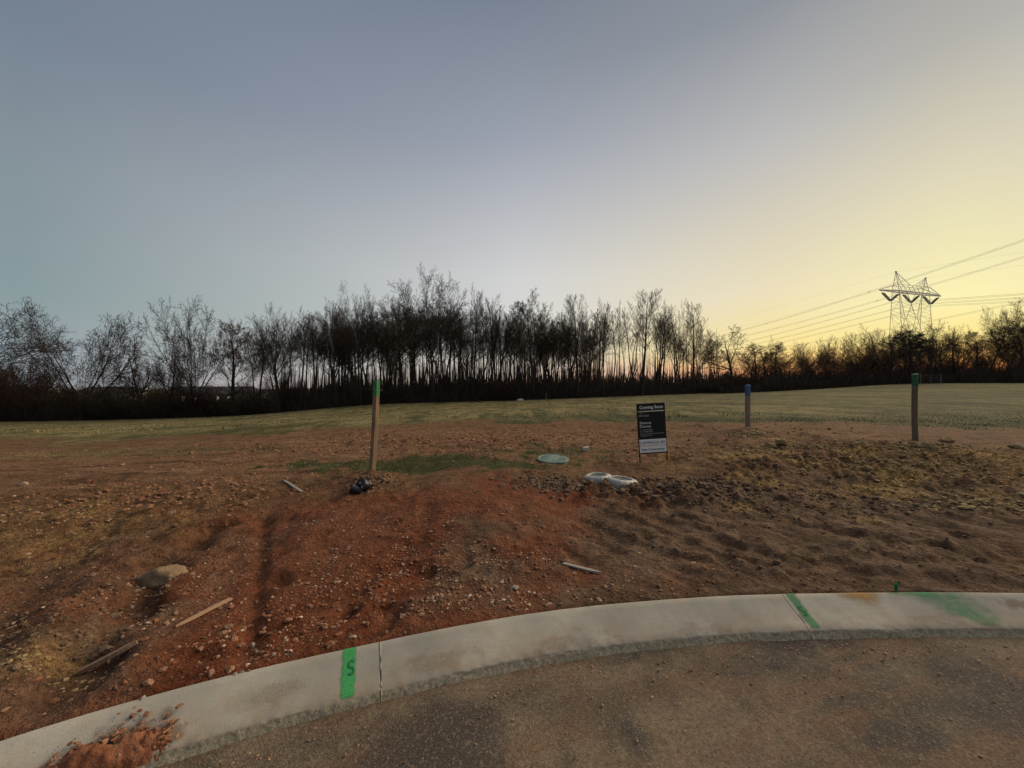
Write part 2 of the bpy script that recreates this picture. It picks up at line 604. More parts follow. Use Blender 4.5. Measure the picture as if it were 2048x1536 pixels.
def build_ground():
    xs = graded(-4.4, 5.4, .032, 1.045, -2500, 2500)
    ys0 = graded(1.2, 7.0, .032, 1.028, .9, 2600)
    ys = np.concatenate([[-60, -30, -15, -8, -4, -2, -.8, 0, .4, .7], ys0[ys0 > .85]])
    X, Y = np.meshgrid(xs, ys)
    Z = ground_z(X, Y)
    nx, ny = len(xs), len(ys)
    idx = np.arange(nx * ny).reshape(ny, nx)
    F = np.stack([idx[:-1, :-1], idx[:-1, 1:], idx[1:, 1:], idx[1:, :-1]], -1).reshape(-1, 4)
    x, y = X.ravel(), Y.ravel()
    g = grass_mask(x, y)
    red = np.clip(zone(x, y, flat_pt(830, 1090, .22), (2.1, 1.7), .5, .8, 1, .55) + .7 * zone(x, y, flat_pt(1180, 1040, .22), (1.5, 1.2), .5, .9, 2)
                  + .8 * zone(x, y, flat_pt(560, 1280, .15), (1.2, .8), .5, .6, 3, .5) + .4 * zone(x, y, flat_pt(200, 1180, .12), (1.6, 1.5), .7, .6, 29, .5), 0, 1)
    yel = np.clip(zone(x, y, flat_pt(1850, 940, .38), (3.2, 1.1), .7, .8, 4) * .95 + zone(x, y, flat_pt(90, 1060, .12), (1.1, .9), .8, .5, 6) * .4
                  + .5 * zone(x, y, flat_pt(80, 1330, .1), (.45, .3), .6, .4, 7) + .5 * zone(x, y, flat_pt(1560, 895, .5), (2, .6), .7, .7, 10), 0, 1)
    yel = yel * np.clip(.35 + 1.6 * fbm(x, y * 1.6, .9, 3, 44), .05, 1)
    tan = np.clip(zone(x, y, flat_pt(700, 890, .3), (9, 1.9), .5, 1.3, 11) * .9 + zone(x, y, flat_pt(330, 950, .15), (2.6, 1.2), .6, 1., 13) * .7, 0, 1) * (1 - red)
    gry = np.clip(zone(x, y, flat_pt(1600, 1110, .2), (2.4, 1.5), .5, .9, 17) + zone(x, y, flat_pt(1900, 1010, .25), (3., 1.0), .6, .9, 18) * .7
                  + zone(x, y, flat_pt(170, 1320, .08), (.45, .6), .5, .5, 20) * .7 + zone(x, y, flat_pt(280, 1130, .1), (.9, .9), .6, .6, 26) * .5, 0, 1)
    r = np.hypot(x, y)
    straw = np.clip(.45 + .55 * sstep(0, 6, y - np.interp(x, _fx, _fy)) + .7 * fbm(x * .5, y * 1.3, 4, 3, 70) + .25 * (x < -2), 0.05, 1) * sstep(7.5, 10, r)
    lush = np.exp(-((y - np.interp(x, _fx, _fy) - 2.0) / 1.8) ** 2) * sstep(-4, 4, x)
    straw = straw * (1 - .75 * lush) * (1 - .4 * sstep(3, 22, x) * (1 - sstep(45, 60, y)))
    me = np_mesh('ground', np.stack([x, y, Z.ravel()], -1), F, MATS['ground'], True,
                 {'grass': g, 'red': red, 'yellow': yel, 'tan': tan, 'greyish': gry, 'straw': straw})
    return tag(obj('ground', me), kind='structure')


build_ground()


# ------------------------------------------------------------------ carriageway
def road_material():
    m = Mat('dusty_asphalt', .9, .2)
    big, mid, fine, grit = m.noise(.62, 4, .55, None, .5), m.noise(2.6, 6, .65, (1, 1, 1), .8), m.noise(55, 4, .7), m.noise(190, 3, .7)
    streak = m.noise(2.2, 5, .6, (.55, 2.4, 1, .35))
    agg = m.voro(105)
    asph = m.mix(m.ramp(grit, [(.35, 0.), (.7, 1.)]), (.046, .038, .031), (.108, .090, .072))
    dust = m.mix(m.ramp(fine, [(.3, 0.), (.7, 1.)]), (.145, .100, .060), (.29, .212, .138))
    rust = m.mix(m.ramp(fine, [(.3, 0.), (.7, 1.)]), (.125, .068, .038), (.235, .135, .078))
    cover = m.math('ADD', m.math('MULTIPLY', big, .7), m.math('MULTIPLY', mid, .5))
    c = m.mix(m.ramp(cover, [(.50, 0.), (.62, .95)]), asph, dust)
    c = m.mix(m.ramp(streak, [(.46, 0.), (.62, .85)]), c, rust)
    c = m.mix(m.ramp(grit, [(.66, 0.), (.76, .5)]), c, (.32, .24, .18))
    m.color(c)
    c = m.mix(m.math('MULTIPLY', m.attr('damp'), .85), c, m.mix(m.ramp(grit, [(.35, 0.), (.7, 1.)]), (.040, .034, .030), (.085, .074, .064)))
    sp = m.noise(130, 2, .6)
    ag = m.N('ShaderNodeSeparateColor')
    m.L(agg.outputs['Color'], ag.inputs[0])
    c = m.mix(m.ramp(ag.outputs[0], [(.0, .4), (.3, 0.)]), c, (.06, .046, .034))
    c = m.mix(m.ramp(ag.outputs[1], [(.76, 0.), (.97, .4)]), c, (.32, .245, .17))
    c = m.mix(m.ramp(sp, [(.56, 0.), (.68, .4)]), c, (.28, .21, .15))
    c = m.mix(m.ramp(sp, [(.32, .45), (.44, 0.)]), c, (.055, .042, .03))
    m.color(c)
    m.bump(m.math('ADD', m.math('ADD', grit, m.math('MULTIPLY', fine, .5)), sp), .9, .008)
    return m.m


def build_road():
    xs = graded(-3.5, 4.5, .05, 1.12, -38, 38)
    q = np.concatenate([np.linspace(0, 1.6, 40), np.linspace(1.8, 6, 14), np.linspace(8, 34, 9)])
    top = kerb_y(xs) - .17 * np.sqrt(1 + np.gradient(kerb_y(xs), xs) ** 2)
    X = np.repeat(xs[None], len(q), 0)
    Y = top[None] - q[:, None]
    dk = np.maximum(-kerb_back_dist(X, Y) - KERB_W, 0)
    Z = .006 * fbm(X, Y, .8, 3, 5) - .004 + .016 * np.exp(-dk / .05) * (1 + .35 * fbm(X, Y, .4, 2, 9))
    idx = np.arange(X.size).reshape(X.shape)
    F = np.stack([idx[1:, :-1], idx[1:, 1:], idx[:-1, 1:], idx[:-1, :-1]], -1).reshape(-1, 4)
    x, y = X.ravel(), Y.ravel()
    damp = np.clip(zone(x, y, flat_pt(870, 1500, 0), (.28, .3), .6, .3, 61, .5) + zone(x, y, flat_pt(2040, 1400, 0), (.42, .22), .6, .3, 62, .5) + .6 * zone(x, y, flat_pt(1180, 1400, 0), (.3, .12), .7, .3, 63, .6) + .5 * zone(x, y, flat_pt(1500, 1330, 0), (.35, .1), .7, .3, 64, .6), 0, 1)
    me = np_mesh('road', np.stack([x, y, Z.ravel()], -1), F, road_material(), True, {'damp': damp})
    tag(obj('road', me), kind='structure')


build_road()


# ------------------------------------------------------------------ kerb
def kerb_profile_z(t):
    t = np.asarray(t, float)
    q = np.clip((t - .022) / (KERB_W - .022 - .006), 0, 1)
    z = KERB_LIP + .003 + (KERB_TOP - KERB_LIP - .003) * (1 - q) ** 1.25
    z = np.where(t < .022, KERB_TOP - .022 * (1 - np.sqrt(np.clip(1 - ((.022 - t) / .022) ** 2, 0, 1))) * .8, z)
    return z


def kerb_material():
    m = Mat('cast_concrete', .88, .25)
    big, mid, fine = m.noise(2.2, 5, .6), m.noise(9, 6, .65), m.noise(120, 3, .7)
    brush = m.noise(30, 4, .6, (.25, 2.5, 1, .1))
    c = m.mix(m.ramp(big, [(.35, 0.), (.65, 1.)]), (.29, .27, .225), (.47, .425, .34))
    c = m.mix(m.ramp(mid, [(.50, 0.), (.70, .65)]), c, (.40, .31, .22))
    c = m.mix(m.ramp(brush, [(.35, .3), (.55, 0.)]), c, (.33, .32, .28))
    c = m.mix(m.ramp(fine, [(.28, .6), (.42, 0.)]), c, (.25, .235, .20))
    vo = m.voro(16)
    c = m.mix(m.ramp(m.math('ADD', vo.outputs['Distance'], m.math('MULTIPLY', mid, .9)), [(.34, .8), (.40, 0.)]), c, (.16, .145, .12))
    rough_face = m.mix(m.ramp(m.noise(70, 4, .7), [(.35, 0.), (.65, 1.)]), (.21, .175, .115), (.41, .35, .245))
    low = m.math('MULTIPLY', m.attr('low'), m.ramp(m.noise(3.5, 6, .7), [(.38, 0.), (.58, 1.)]))
    c = m.mix(m.math('MULTIPLY', low, .8), c, (.31, .225, .145))
    c = m.mix(m.ramp(m.noise(1.4, 5, .65), [(.50, 0.), (.66, .55)]), c, (.26, .25, .215))
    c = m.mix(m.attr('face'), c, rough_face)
    m.color(c)
    m.bump(m.math('ADD', fine, m.math('MULTIPLY', m.math('MULTIPLY', m.attr('face'), m.noise(60, 4, .7)), 6)), .35, .004)
    return m.m


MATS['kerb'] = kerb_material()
kerb_root = tag(empty('kerb', (0, 2.4, 0)), kind='structure')
PROF_T = np.array([-.001, 0, 0, .002, .006, .012, .022, .05, .08, .11, .14, .17, .20, .225, .238, .246, .251, .255, .259, .264, .269, .274, .279, .282])
PROF_Z = kerb_profile_z(PROF_T)
PROF_Z[:3] = (-.12, .06, .125)
PROF_Z[3:7] = (.136, .143, .148, .15)
PROF_Z[13:] = (.062, .054, .049, .045, .040, .033, .025, .017, .009, .002, -.03)


def kerb_profile_z(t):
    return np.interp(t, PROF_T[2:], PROF_Z[2:])


def kerb_segment(s0, s1):
    ss = np.arange(s0, s1 + .004, .008)
    ns, npr = len(ss), len(PROF_T)
    Sg, T = np.meshgrid(ss, PROF_T, indexing='ij')
    Zg = np.repeat(PROF_Z[None], ns, 0).copy()
    face = sstep(.248, .256, T) * np.ones_like(Sg)
    k = np.arange(npr)[None] * np.ones((ns, 1))
    nz = noise2(Sg / .03, k * .9, 4) + .7 * noise2(Sg / .011, k * 1.7, 6) + .9 * noise2(Sg / .12, k * .2, 7)
    T = T + face * nz * .0035
    Zg = Zg + face * .0018 * nz * (1 - sstep(.272, .28, T)) + sstep(.225, .25, T) * (1 - sstep(.254, .26, T)) * .004 * noise2(Sg / .05, T * 0 + 3.3, 12) + .0012 * noise2(Sg / .2, T / .08, 15)
    X, Y = kerb_pt(Sg, T)
    V = np.stack([X.ravel(), Y.ravel(), Zg.ravel()], -1)
    idx = np.arange(ns * npr).reshape(ns, npr)
    F = np.stack([idx[:-1, :-1], idx[:-1, 1:], idx[1:, 1:], idx[1:, :-1]], -1).reshape(-1, 4)
    caps = []
    for row, flip in ((idx[0], 1), (idx[-1], 0)):
        for i in range(1, npr // 2):
            q = [row[i - 1], row[npr - i], row[npr - 1 - i], row[i]]
            caps.append(q[::-1] if flip else q)
    F = np.concatenate([F, np.array(caps)])
    # faces must look outwards: the sweep is oriented for that below
    return np_mesh('kerb_segment', V, F[:, ::-1], MATS['kerb'], True, {'face': np.clip(face.ravel(), 0, 1), 'low': np.clip((np.repeat(PROF_T[None], ns, 0).ravel() - .08) / .17, 0, 1)})


def kerb_uv(u, v):
    ss = np.linspace(S_AT_X(-3), S_AT_X(5), 1600)
    tt = np.linspace(0, KERB_W, 60)
    A, B = np.meshgrid(ss, tt, indexing='ij')
    X, Y = kerb_pt(A, B)
    Z = kerb_profile_z(B)
    e = (1024 + FPX * X / Y - u) ** 2 + (768 + FPX * (EYE - Z) / Y - v) ** 2
    i = np.unravel_index(np.argmin(e), e.shape)
    return float(A[i]), float(B[i])


J1, J2 = kerb_uv(760, 1340)[0], kerb_uv(1590, 1222)[0]
PITCH = J2 - J1
KSEG = []
for a, b in ((J1 - 2 * PITCH, J1 - PITCH), (J1 - PITCH, J1), (J1, J2), (J2, J2 + PITCH), (J2 + PITCH, J2 + 2 * PITCH)):
    a, b = max(a, .1), min(b, KS[-1] - .1)
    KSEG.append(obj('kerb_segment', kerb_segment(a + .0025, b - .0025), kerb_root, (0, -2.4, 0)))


def spray_material(name, c):
    m = Mat(name, .8, .2)
    n = m.noise(140, 3, .7)
    m.color(m.mix(m.ramp(n, [(.3, 0.), (.7, 1.)]), tuple(v * .75 for v in c), tuple(v * 1.15 for v in c)))
    tr = m.N('ShaderNodeBsdfTransparent')
    mx = m.N('ShaderNodeMixShader')
    a = m.ramp(m.math('ADD', m.attr('cover'), m.math('MULTIPLY', m.math('SUBTRACT', n, .5), .7)), [(.15, 0.), (.85, .95)])
    m.L(a, mx.inputs[0])
    m.L(tr.outputs[0], mx.inputs[1])
    m.L(m.b.outputs[0], mx.inputs[2])
    m.L(mx.outputs[0], m.nt.nodes['Material Output'].inputs[0])
    return m.m


GREEN = spray_material('green_marking_paint', (.065, .36, .11))
GREEN2 = spray_material('green_marking_paint_faded', (.075, .29, .12))
ORANGE = spray_material('orange_marking_paint', (.46, .27, .075))


def kerb_paint(seg, s0, s1, t0, t1, cover, mat, label, lift=.002):
    ss, tt = np.arange(s0, s1, .006), np.linspace(t0, t1, 40)
    A, B = np.meshgrid(ss, tt, indexing='ij')
    X, Y = kerb_pt(A, B)
    Z = kerb_profile_z(B) + lift + .0012 * noise2(A / .2, B / .08, 15)
    idx = np.arange(A.size).reshape(A.shape)
    F = np.stack([idx[:-1, :-1], idx[1:, :-1], idx[1:, 1:], idx[:-1, 1:]], -1).reshape(-1, 4)
    me = np_mesh('paint_mark', np.stack([X.ravel(), Y.ravel() , Z.ravel()], -1), F[:, ::-1], mat, True, {'cover': np.clip(cover(A, B), 0, 1).ravel()})
    o = obj('paint_mark', me, seg)
    o['label'] = label
    return o


def stripe_cover(sc, w, tmin, tmax, slant=0):
    def f(A, B):
        c = sc + slant * (B - .13)
        e = 1 - sstep(w * .30, w * .72, np.abs(A - c) + .006 * noise2(B / .03, A / .03, 3))
        return e * sstep(tmin - .015, tmin + .01, B) * (1 - sstep(tmax - .015, tmax + .01, B)) * (.9 + .1 * noise2(A / .02, B / .05, 9))
    return f


s_m1 = kerb_uv(698, 1340)[0]
mark1 = kerb_paint(KSEG[1], s_m1 - .08, s_m1 + .08, .008, .25, stripe_cover(s_m1, .062, .0, .246), GREEN, 'bright green painted stripe with a stamped S')
s_m2 = kerb_uv(1606, 1222)[0]
mark2 = kerb_paint(KSEG[3], s_m2 - .09, s_m2 + .09, .008, .25, lambda A, B: .68 * stripe_cover(s_m2, .062, .0, .243)(A, B), GREEN2, 'faded green painted stripe beside the joint')
s_o = kerb_uv(1722, 1205)[0]
kerb_paint(KSEG[3], s_o - .32, s_o + .3, .004, .2,
           lambda A, B: (.42 * (1 - sstep(.05, .30, np.abs(A - s_o) + .05 * noise2(A / .08, B / .05, 5))) * (1 - sstep(.03, .075, B)) + .55 * np.exp(-((A - s_o - .05) / .10) ** 2 - ((B - .05) / .08) ** 2)) * (.85 + .3 * noise2(A / .05, B / .03, 7)),
           ORANGE, 'orange overspray patch on the kerb top')
s_b0, s_b1 = kerb_uv(1830, 1195)[0], kerb_uv(2000, 1250)[0]


def band_cover(A, B):
    c = s_b0 + .16 + (s_b1 - s_b0 - .2) * (B / .26)
    w = .24 - .15 * B / .26
    return .58 * (1 - sstep(w * .15, w * 1.6, np.abs(A - c) + .05 * noise2(A / .12, B / .06, 6))) * (.8 + .3 * noise2(A / .06, B / .03, 8)) * (1 - sstep(.225, .25, B)) + .35 * (1 - sstep(.02, .06, B)) * (1 - sstep(.1, .22, np.abs(A - s_b0 + .02)))


kerb_paint(KSEG[3], s_b0 - .3, s_b1 + .25, .008, .25, band_cover, GREEN2, 'broad green sprayed smear running down to the road')


def kerb_letter(parent, s, t, h, mat):
    bm = bmesh.new()
    pts = []
    for i in range(25):
        a = math.radians(30 + i * (240 / 24))
        pts.append((math.cos(a) * .5, .5 + math.sin(a) * .5))
    low = [(-p[0], -p[1]) for p in pts]
    path = pts + low[::-1]
    ring = []
    for i, (px, py) in enumerate(path):
        qx, qy = path[min(i + 1, len(path) - 1)]
        ox, oy = path[max(i - 1, 0)]
        d = Vector((qx - ox, qy - oy)).normalized()
        n = Vector((-d.y, d.x))
        row = []
        for k in (-1, 0, 1):
            ss, tt = s + (px * .42 + n.x * .09 * k) * h, t - (py * .5 + n.y * .09 * k) * h
            X, Y = kerb_pt(ss, tt)
            row.append(bm.verts.new((float(X), float(Y), float(kerb_profile_z(tt)) + .0035 + (.0025 if k == 0 else 0))))
        ring.append(row)
    for a, b in zip(ring[:-1], ring[1:]):
        for k in range(2):
            bm.faces.new((a[k], a[k + 1], b[k + 1], b[k]))
    bmesh.ops.recalc_face_normals(bm, faces=bm.faces)
    o = obj('stamped_letter', bm_mesh('stamped_letter', bm, mat, True), parent)
    return o


MUD = spray_material('dried_mud_film', (.24, .125, .07))
for (u, v, a, b, al, sg) in ((250, 1490, .22, .09, .5, 1), (545, 1395, .16, .06, .26, 1), (880, 1318, .3, .07, .27, 2), (1150, 1285, .35, .07, .27, 2), (1430, 1256, .3, .06, .25, 2), (1900, 1240, .25, .06, .25, 3), (2030, 1205, .12, .06, .42, 3)):
    s_, t_ = kerb_uv(u, v)
    kerb_paint(KSEG[sg], max(s_ - a * 1.5, (J1 - PITCH, J1 - PITCH, J1, J2)[sg] + .01), min(s_ + a * 1.5, (J1, J1, J2, J2 + PITCH)[sg] - .01), .01, .249,
               lambda A, B, s_=s_, t_=t_, a=a, b=b, al=al: al * (1 - sstep(.25, 1.3, np.hypot((A - s_) / a, (B - t_) / b) + .6 * fbm(A, B * 1.5, .12, 3, 18))), MUD, 'brown dried mud stain', .0012)
MATS['letter'] = simple('dark_green_paint', (.03, .16, .06), .3, 60)
kerb_letter(mark1, s_m1 + .012, kerb_uv(698, 1337)[1], .062, MATS['letter'])
kerb_letter(mark2, s_m2, kerb_uv(1592, 1222)[1], .058, MATS['letter'])


# ------------------------------------------------------------------ soil spilt over the kerb
def surf_z(x, y):
    t = -kerb_back_dist(x, y)
    return np.where(t < 0, gz_arr(x, y), np.where(t < KERB_W, kerb_profile_z(np.clip(t, 0, KERB_W)), 0.0))


def gz_arr(x, y):
    return ground_z(x, y)


def spill(u, v, rad, h, rot, seed, label):
    cx, cy = flat_pt(u, v, .07)
    n = 70
    g = np.linspace(-1.25, 1.25, n)
    A, B = np.meshgrid(g, g)
    X = cx + (A * rad[0] * math.cos(rot) - B * rad[1] * math.sin(rot))
    Y = cy + (A * rad[0] * math.sin(rot) + B * rad[1] * math.cos(rot))
    d = np.hypot(A, B) + .45 * fbm(X, Y, .13, 4, seed, .6)
    H = h * np.clip(1 - d, -.4, 1) * (1 + .3 * fbm(X, Y, .09, 2, seed + 1)) + .009 * fbm(X, Y, .04, 3, seed + 2, .65) * (d < 1)
    base = surf_z(X, Y)
    from_lip = np.minimum(base, .07)
    Z = np.where(H > 0, np.maximum(base * .55 + from_lip * .45, 0), base) + np.where(H > 0, H, H * .6 - .004)
    idx = np.arange(A.size).reshape(A.shape)
    F = np.stack([idx[:-1, :-1], idx[:-1, 1:], idx[1:, 1:], idx[1:, :-1]], -1).reshape(-1, 4)
    me = np_mesh('soil_spill', np.stack([X.ravel(), Y.ravel(), Z.ravel()], -1), F, MATS['clod_red'], True)
    tag(obj('soil_spill', me), label, 'dirt pile', 'dirt spilt over the kerb')


def clod_material(name, a, b, c):
    m = Mat(name, .95, .1)
    mid, grit = m.noise(14, 5, .65), m.noise(90, 4, .7)
    col = m.mix(m.ramp(mid, [(.3, 0.), (.7, 1.)]), a, b)
    col = m.mix(m.ramp(grit, [(.58, 0.), (.72, .5)]), col, c)
    tone = m.attr('tone')
    col = m.mix(tone, col, c)
    m.color(col)
    m.bump(m.math('ADD', mid, m.math('MULTIPLY', grit, .6)), .8, .02)
    return m.m


MATS['clod_red'] = clod_material('red_clay', (.17, .06, .03), (.31, .135, .07), (.42, .26, .17))
MATS['clod_brown'] = clod_material('brown_clay', (.10, .058, .034), (.20, .125, .078), (.30, .21, .14))
MATS['clod_yellow'] = clod_material('yellow_clay', (.19, .12, .055), (.38, .27, .125), (.50, .38, .20))
spill(190, 1530, (.25, .11), .05, .62, 3, 'larger mound of red soil lying over the kerb at bottom left')
spill(292, 1488, (.085, .055), .03, .5, 7, 'small crumbly heap of red soil on the kerb beside the larger mound')


# ------------------------------------------------------------------ grass blades
def grass_material():
    m = Mat('grass_blades', .8, .2)
    t = m.attr('tone')
    m.color(m.ramp(t, [(0, (.050, .060, .020)), (.35, (.100, .108, .036)), (.6, (.19, .155, .065)), (1, (.34, .27, .13))]))
    return m.m


def blades(name, n, xr, yr, hgt, wid, mat, label, seed, keep_fn, tone_fn):
    r = np.random.default_rng(seed)
    x, y = r.uniform(*xr, n), yr[0] + (yr[1] - yr[0]) * r.random(n) ** 1.3
    k = keep_fn(x, y) > r.random(n)
    x, y = x[k], y[k]
    n = len(x)
    z = ground_z(x, y) - .004
    hh = r.uniform(*hgt, n) * (.6 + .8 * np.clip(.5 + fbm(x, y, .7, 2, seed), 0, 1))
    w = r.uniform(*wid, n) * (1 + .06 * np.maximum(y - 8, 0))
    a = r.uniform(0, 2 * np.pi, n)
    lean = r.uniform(.1, .7, n) * hh
    la = r.uniform(0, 2 * np.pi, n)
    dx, dy = np.cos(a) * w, np.sin(a) * w
    V = np.empty((n, 4, 3))
    V[:, 0] = np.stack([x - dx, y - dy, z], -1)
    V[:, 1] = np.stack([x + dx, y + dy, z], -1)
    V[:, 2] = np.stack([x + dx * .7 + np.cos(la) * lean * .35, y + dy * .7 + np.sin(la) * lean * .35, z + hh * .6], -1)
    V[:, 3] = np.stack([x + np.cos(la) * lean, y + np.sin(la) * lean, z + hh], -1)
    i = np.arange(n)[:, None] * 4
    F = np.concatenate([i + np.array([[0, 1, 2]]), i + np.array([[0, 2, 3]])])
    tone = np.clip(tone_fn(x, y) + r.normal(0, .16, n), 0, 1)
    me = np_mesh(name, V.reshape(-1, 3), F, mat, False, {'tone': np.repeat(tone, 4)})
    return tag(obj(name, me), label, 'grass', kind='stuff')


MATS['grass'] = grass_material()


def field_tone(x, y):
    e = y - np.interp(x, _fx, _fy)
    lush = np.exp(-((e - 2.0) / 1.8) ** 2) * sstep(-4, 4, x)
    return np.clip(.36 + .25 * sstep(0, 6, e) + .5 * fbm(x * .5, y * 1.3, 4, 3, 70) + .1 * (x < -2) - .22 * lush, .02, 1)


blades('field_grass', 110000, (-22, 24), (8.0, 16), (.015, .05), (.0015, .004), MATS['grass'], 'short green and straw coloured grass of the open field', 4,
       lambda x, y: np.where(np.abs(x) < 1.45 * y, np.clip(grass_mask(x, y) * 1.3 - .25, 0, 1) * (1 - sstep(9.5, 15.5, y) * .97), 0), field_tone)
blades('field_tufts', 20000, (-58, 10), (13, 46), (.03, .085), (.008, .02), MATS['grass'], 'sparse taller straw and green tufts out in the field', 14,
       lambda x, y: np.where(np.abs(x) < 1.45 * y, np.clip(grass_mask(x, y), 0, 1) * sstep(.0, .35, fbm(x, y * .5, 2.2, 3, 33)) * .9, 0), lambda x, y: field_tone(x, y) + .05)
blades('grass_patch', 26000, (-4.2, 3.2), (5.4, 8.2), (.015, .06), (.0015, .0035), MATS['grass'], 'ragged patch of green grass between post and round lid', 5,
       lambda x, y: np.clip(grass_mask(x, y) * 1.1 - .1, 0, .75) * np.clip(.6 + 1.3 * fbm(x, y, .35, 3, 6), 0, 1), lambda x, y: .3 + .4 * fbm(x, y, .5, 2, 5))


# ------------------------------------------------------------------ clods, gravel
_t = (1 + 5 ** .5) / 2
ICO_V = np.array([(-1, _t, 0), (1, _t, 0), (-1, -_t, 0), (1, -_t, 0), (0, -1, _t), (0, 1, _t), (0, -1, -_t), (0, 1, -_t), (_t, 0, -1), (_t, 0, 1), (-_t, 0, -1), (-_t, 0, 1)]) / math.hypot(1, _t)
ICO_F = np.array([(0, 11, 5), (0, 5, 1), (0, 1, 7), (0, 7, 10), (0, 10, 11), (1, 5, 9), (5, 11, 4), (11, 10, 2), (10, 7, 6), (7, 1, 8), (3, 9, 4), (3, 4, 2), (3, 2, 6), (3, 6, 8), (3, 8, 9), (4, 9, 5), (2, 4, 11), (6, 2, 10), (8, 6, 7), (9, 8, 1)])


def lumps(name, x, y, size, mat, label, cat, seed, tone=None, sink=.35, flat=.6, z=None, smooth=False):
    r = np.random.default_rng(seed)
    n = len(x)
    z = ground_z(x, y) if z is None else z
    sc = size[:, None] * np.stack([r.uniform(.7, 1.3, n), r.uniform(.7, 1.3, n), r.uniform(flat * .7, flat * 1.3, n)], -1)
    a = r.uniform(0, 2 * np.pi, n)
    V = ICO_V[None] * (1 + r.uniform(-.42, .38, (n, 12, 1))) * sc[:, None]
    ca, sa = np.cos(a)[:, None], np.sin(a)[:, None]
    V = np.stack([V[..., 0] * ca - V[..., 1] * sa, V[..., 0] * sa + V[..., 1] * ca, V[..., 2]], -1)
    V += np.stack([x, y, z + sc[:, 2] * (1 - 2 * sink)], -1)[:, None]
    F = (ICO_F[None] + (np.arange(n) * 12)[:, None, None]).reshape(-1, 3)
    tn = np.zeros(n) if tone is None else tone
    me = np_mesh(name, V.reshape(-1, 3), F, mat, smooth, {'tone': np.repeat(tn, 12)})
    return tag(obj(name, me), label, cat, kind='stuff')


def scatter(n, c, rad, seed):
    r = np.random.default_rng(seed)
    q = r.normal(0, .45, (n, 2))
    x, y = c[0] + q[:, 0] * rad[0], c[1] + q[:, 1] * rad[1]
    k = kerb_back_dist(x, y) > .03
    return x[k], y[k]


def pebble_material():
    m = Mat('pebbles', .8, .3)
    t = m.attr('tone')
    n = m.noise(60, 3, .6)
    c = m.ramp(t, [(0, (.13, .055, .028)), (.35, (.26, .13, .07)), (.65, (.42, .27, .165)), (1, (.66, .50, .36))])
    m.color(m.mix(m.ramp(n, [(.3, 0.), (.7, .35)]), c, (.2, .1, .06)))
    return m.m


MATS['pebble'] = pebble_material()


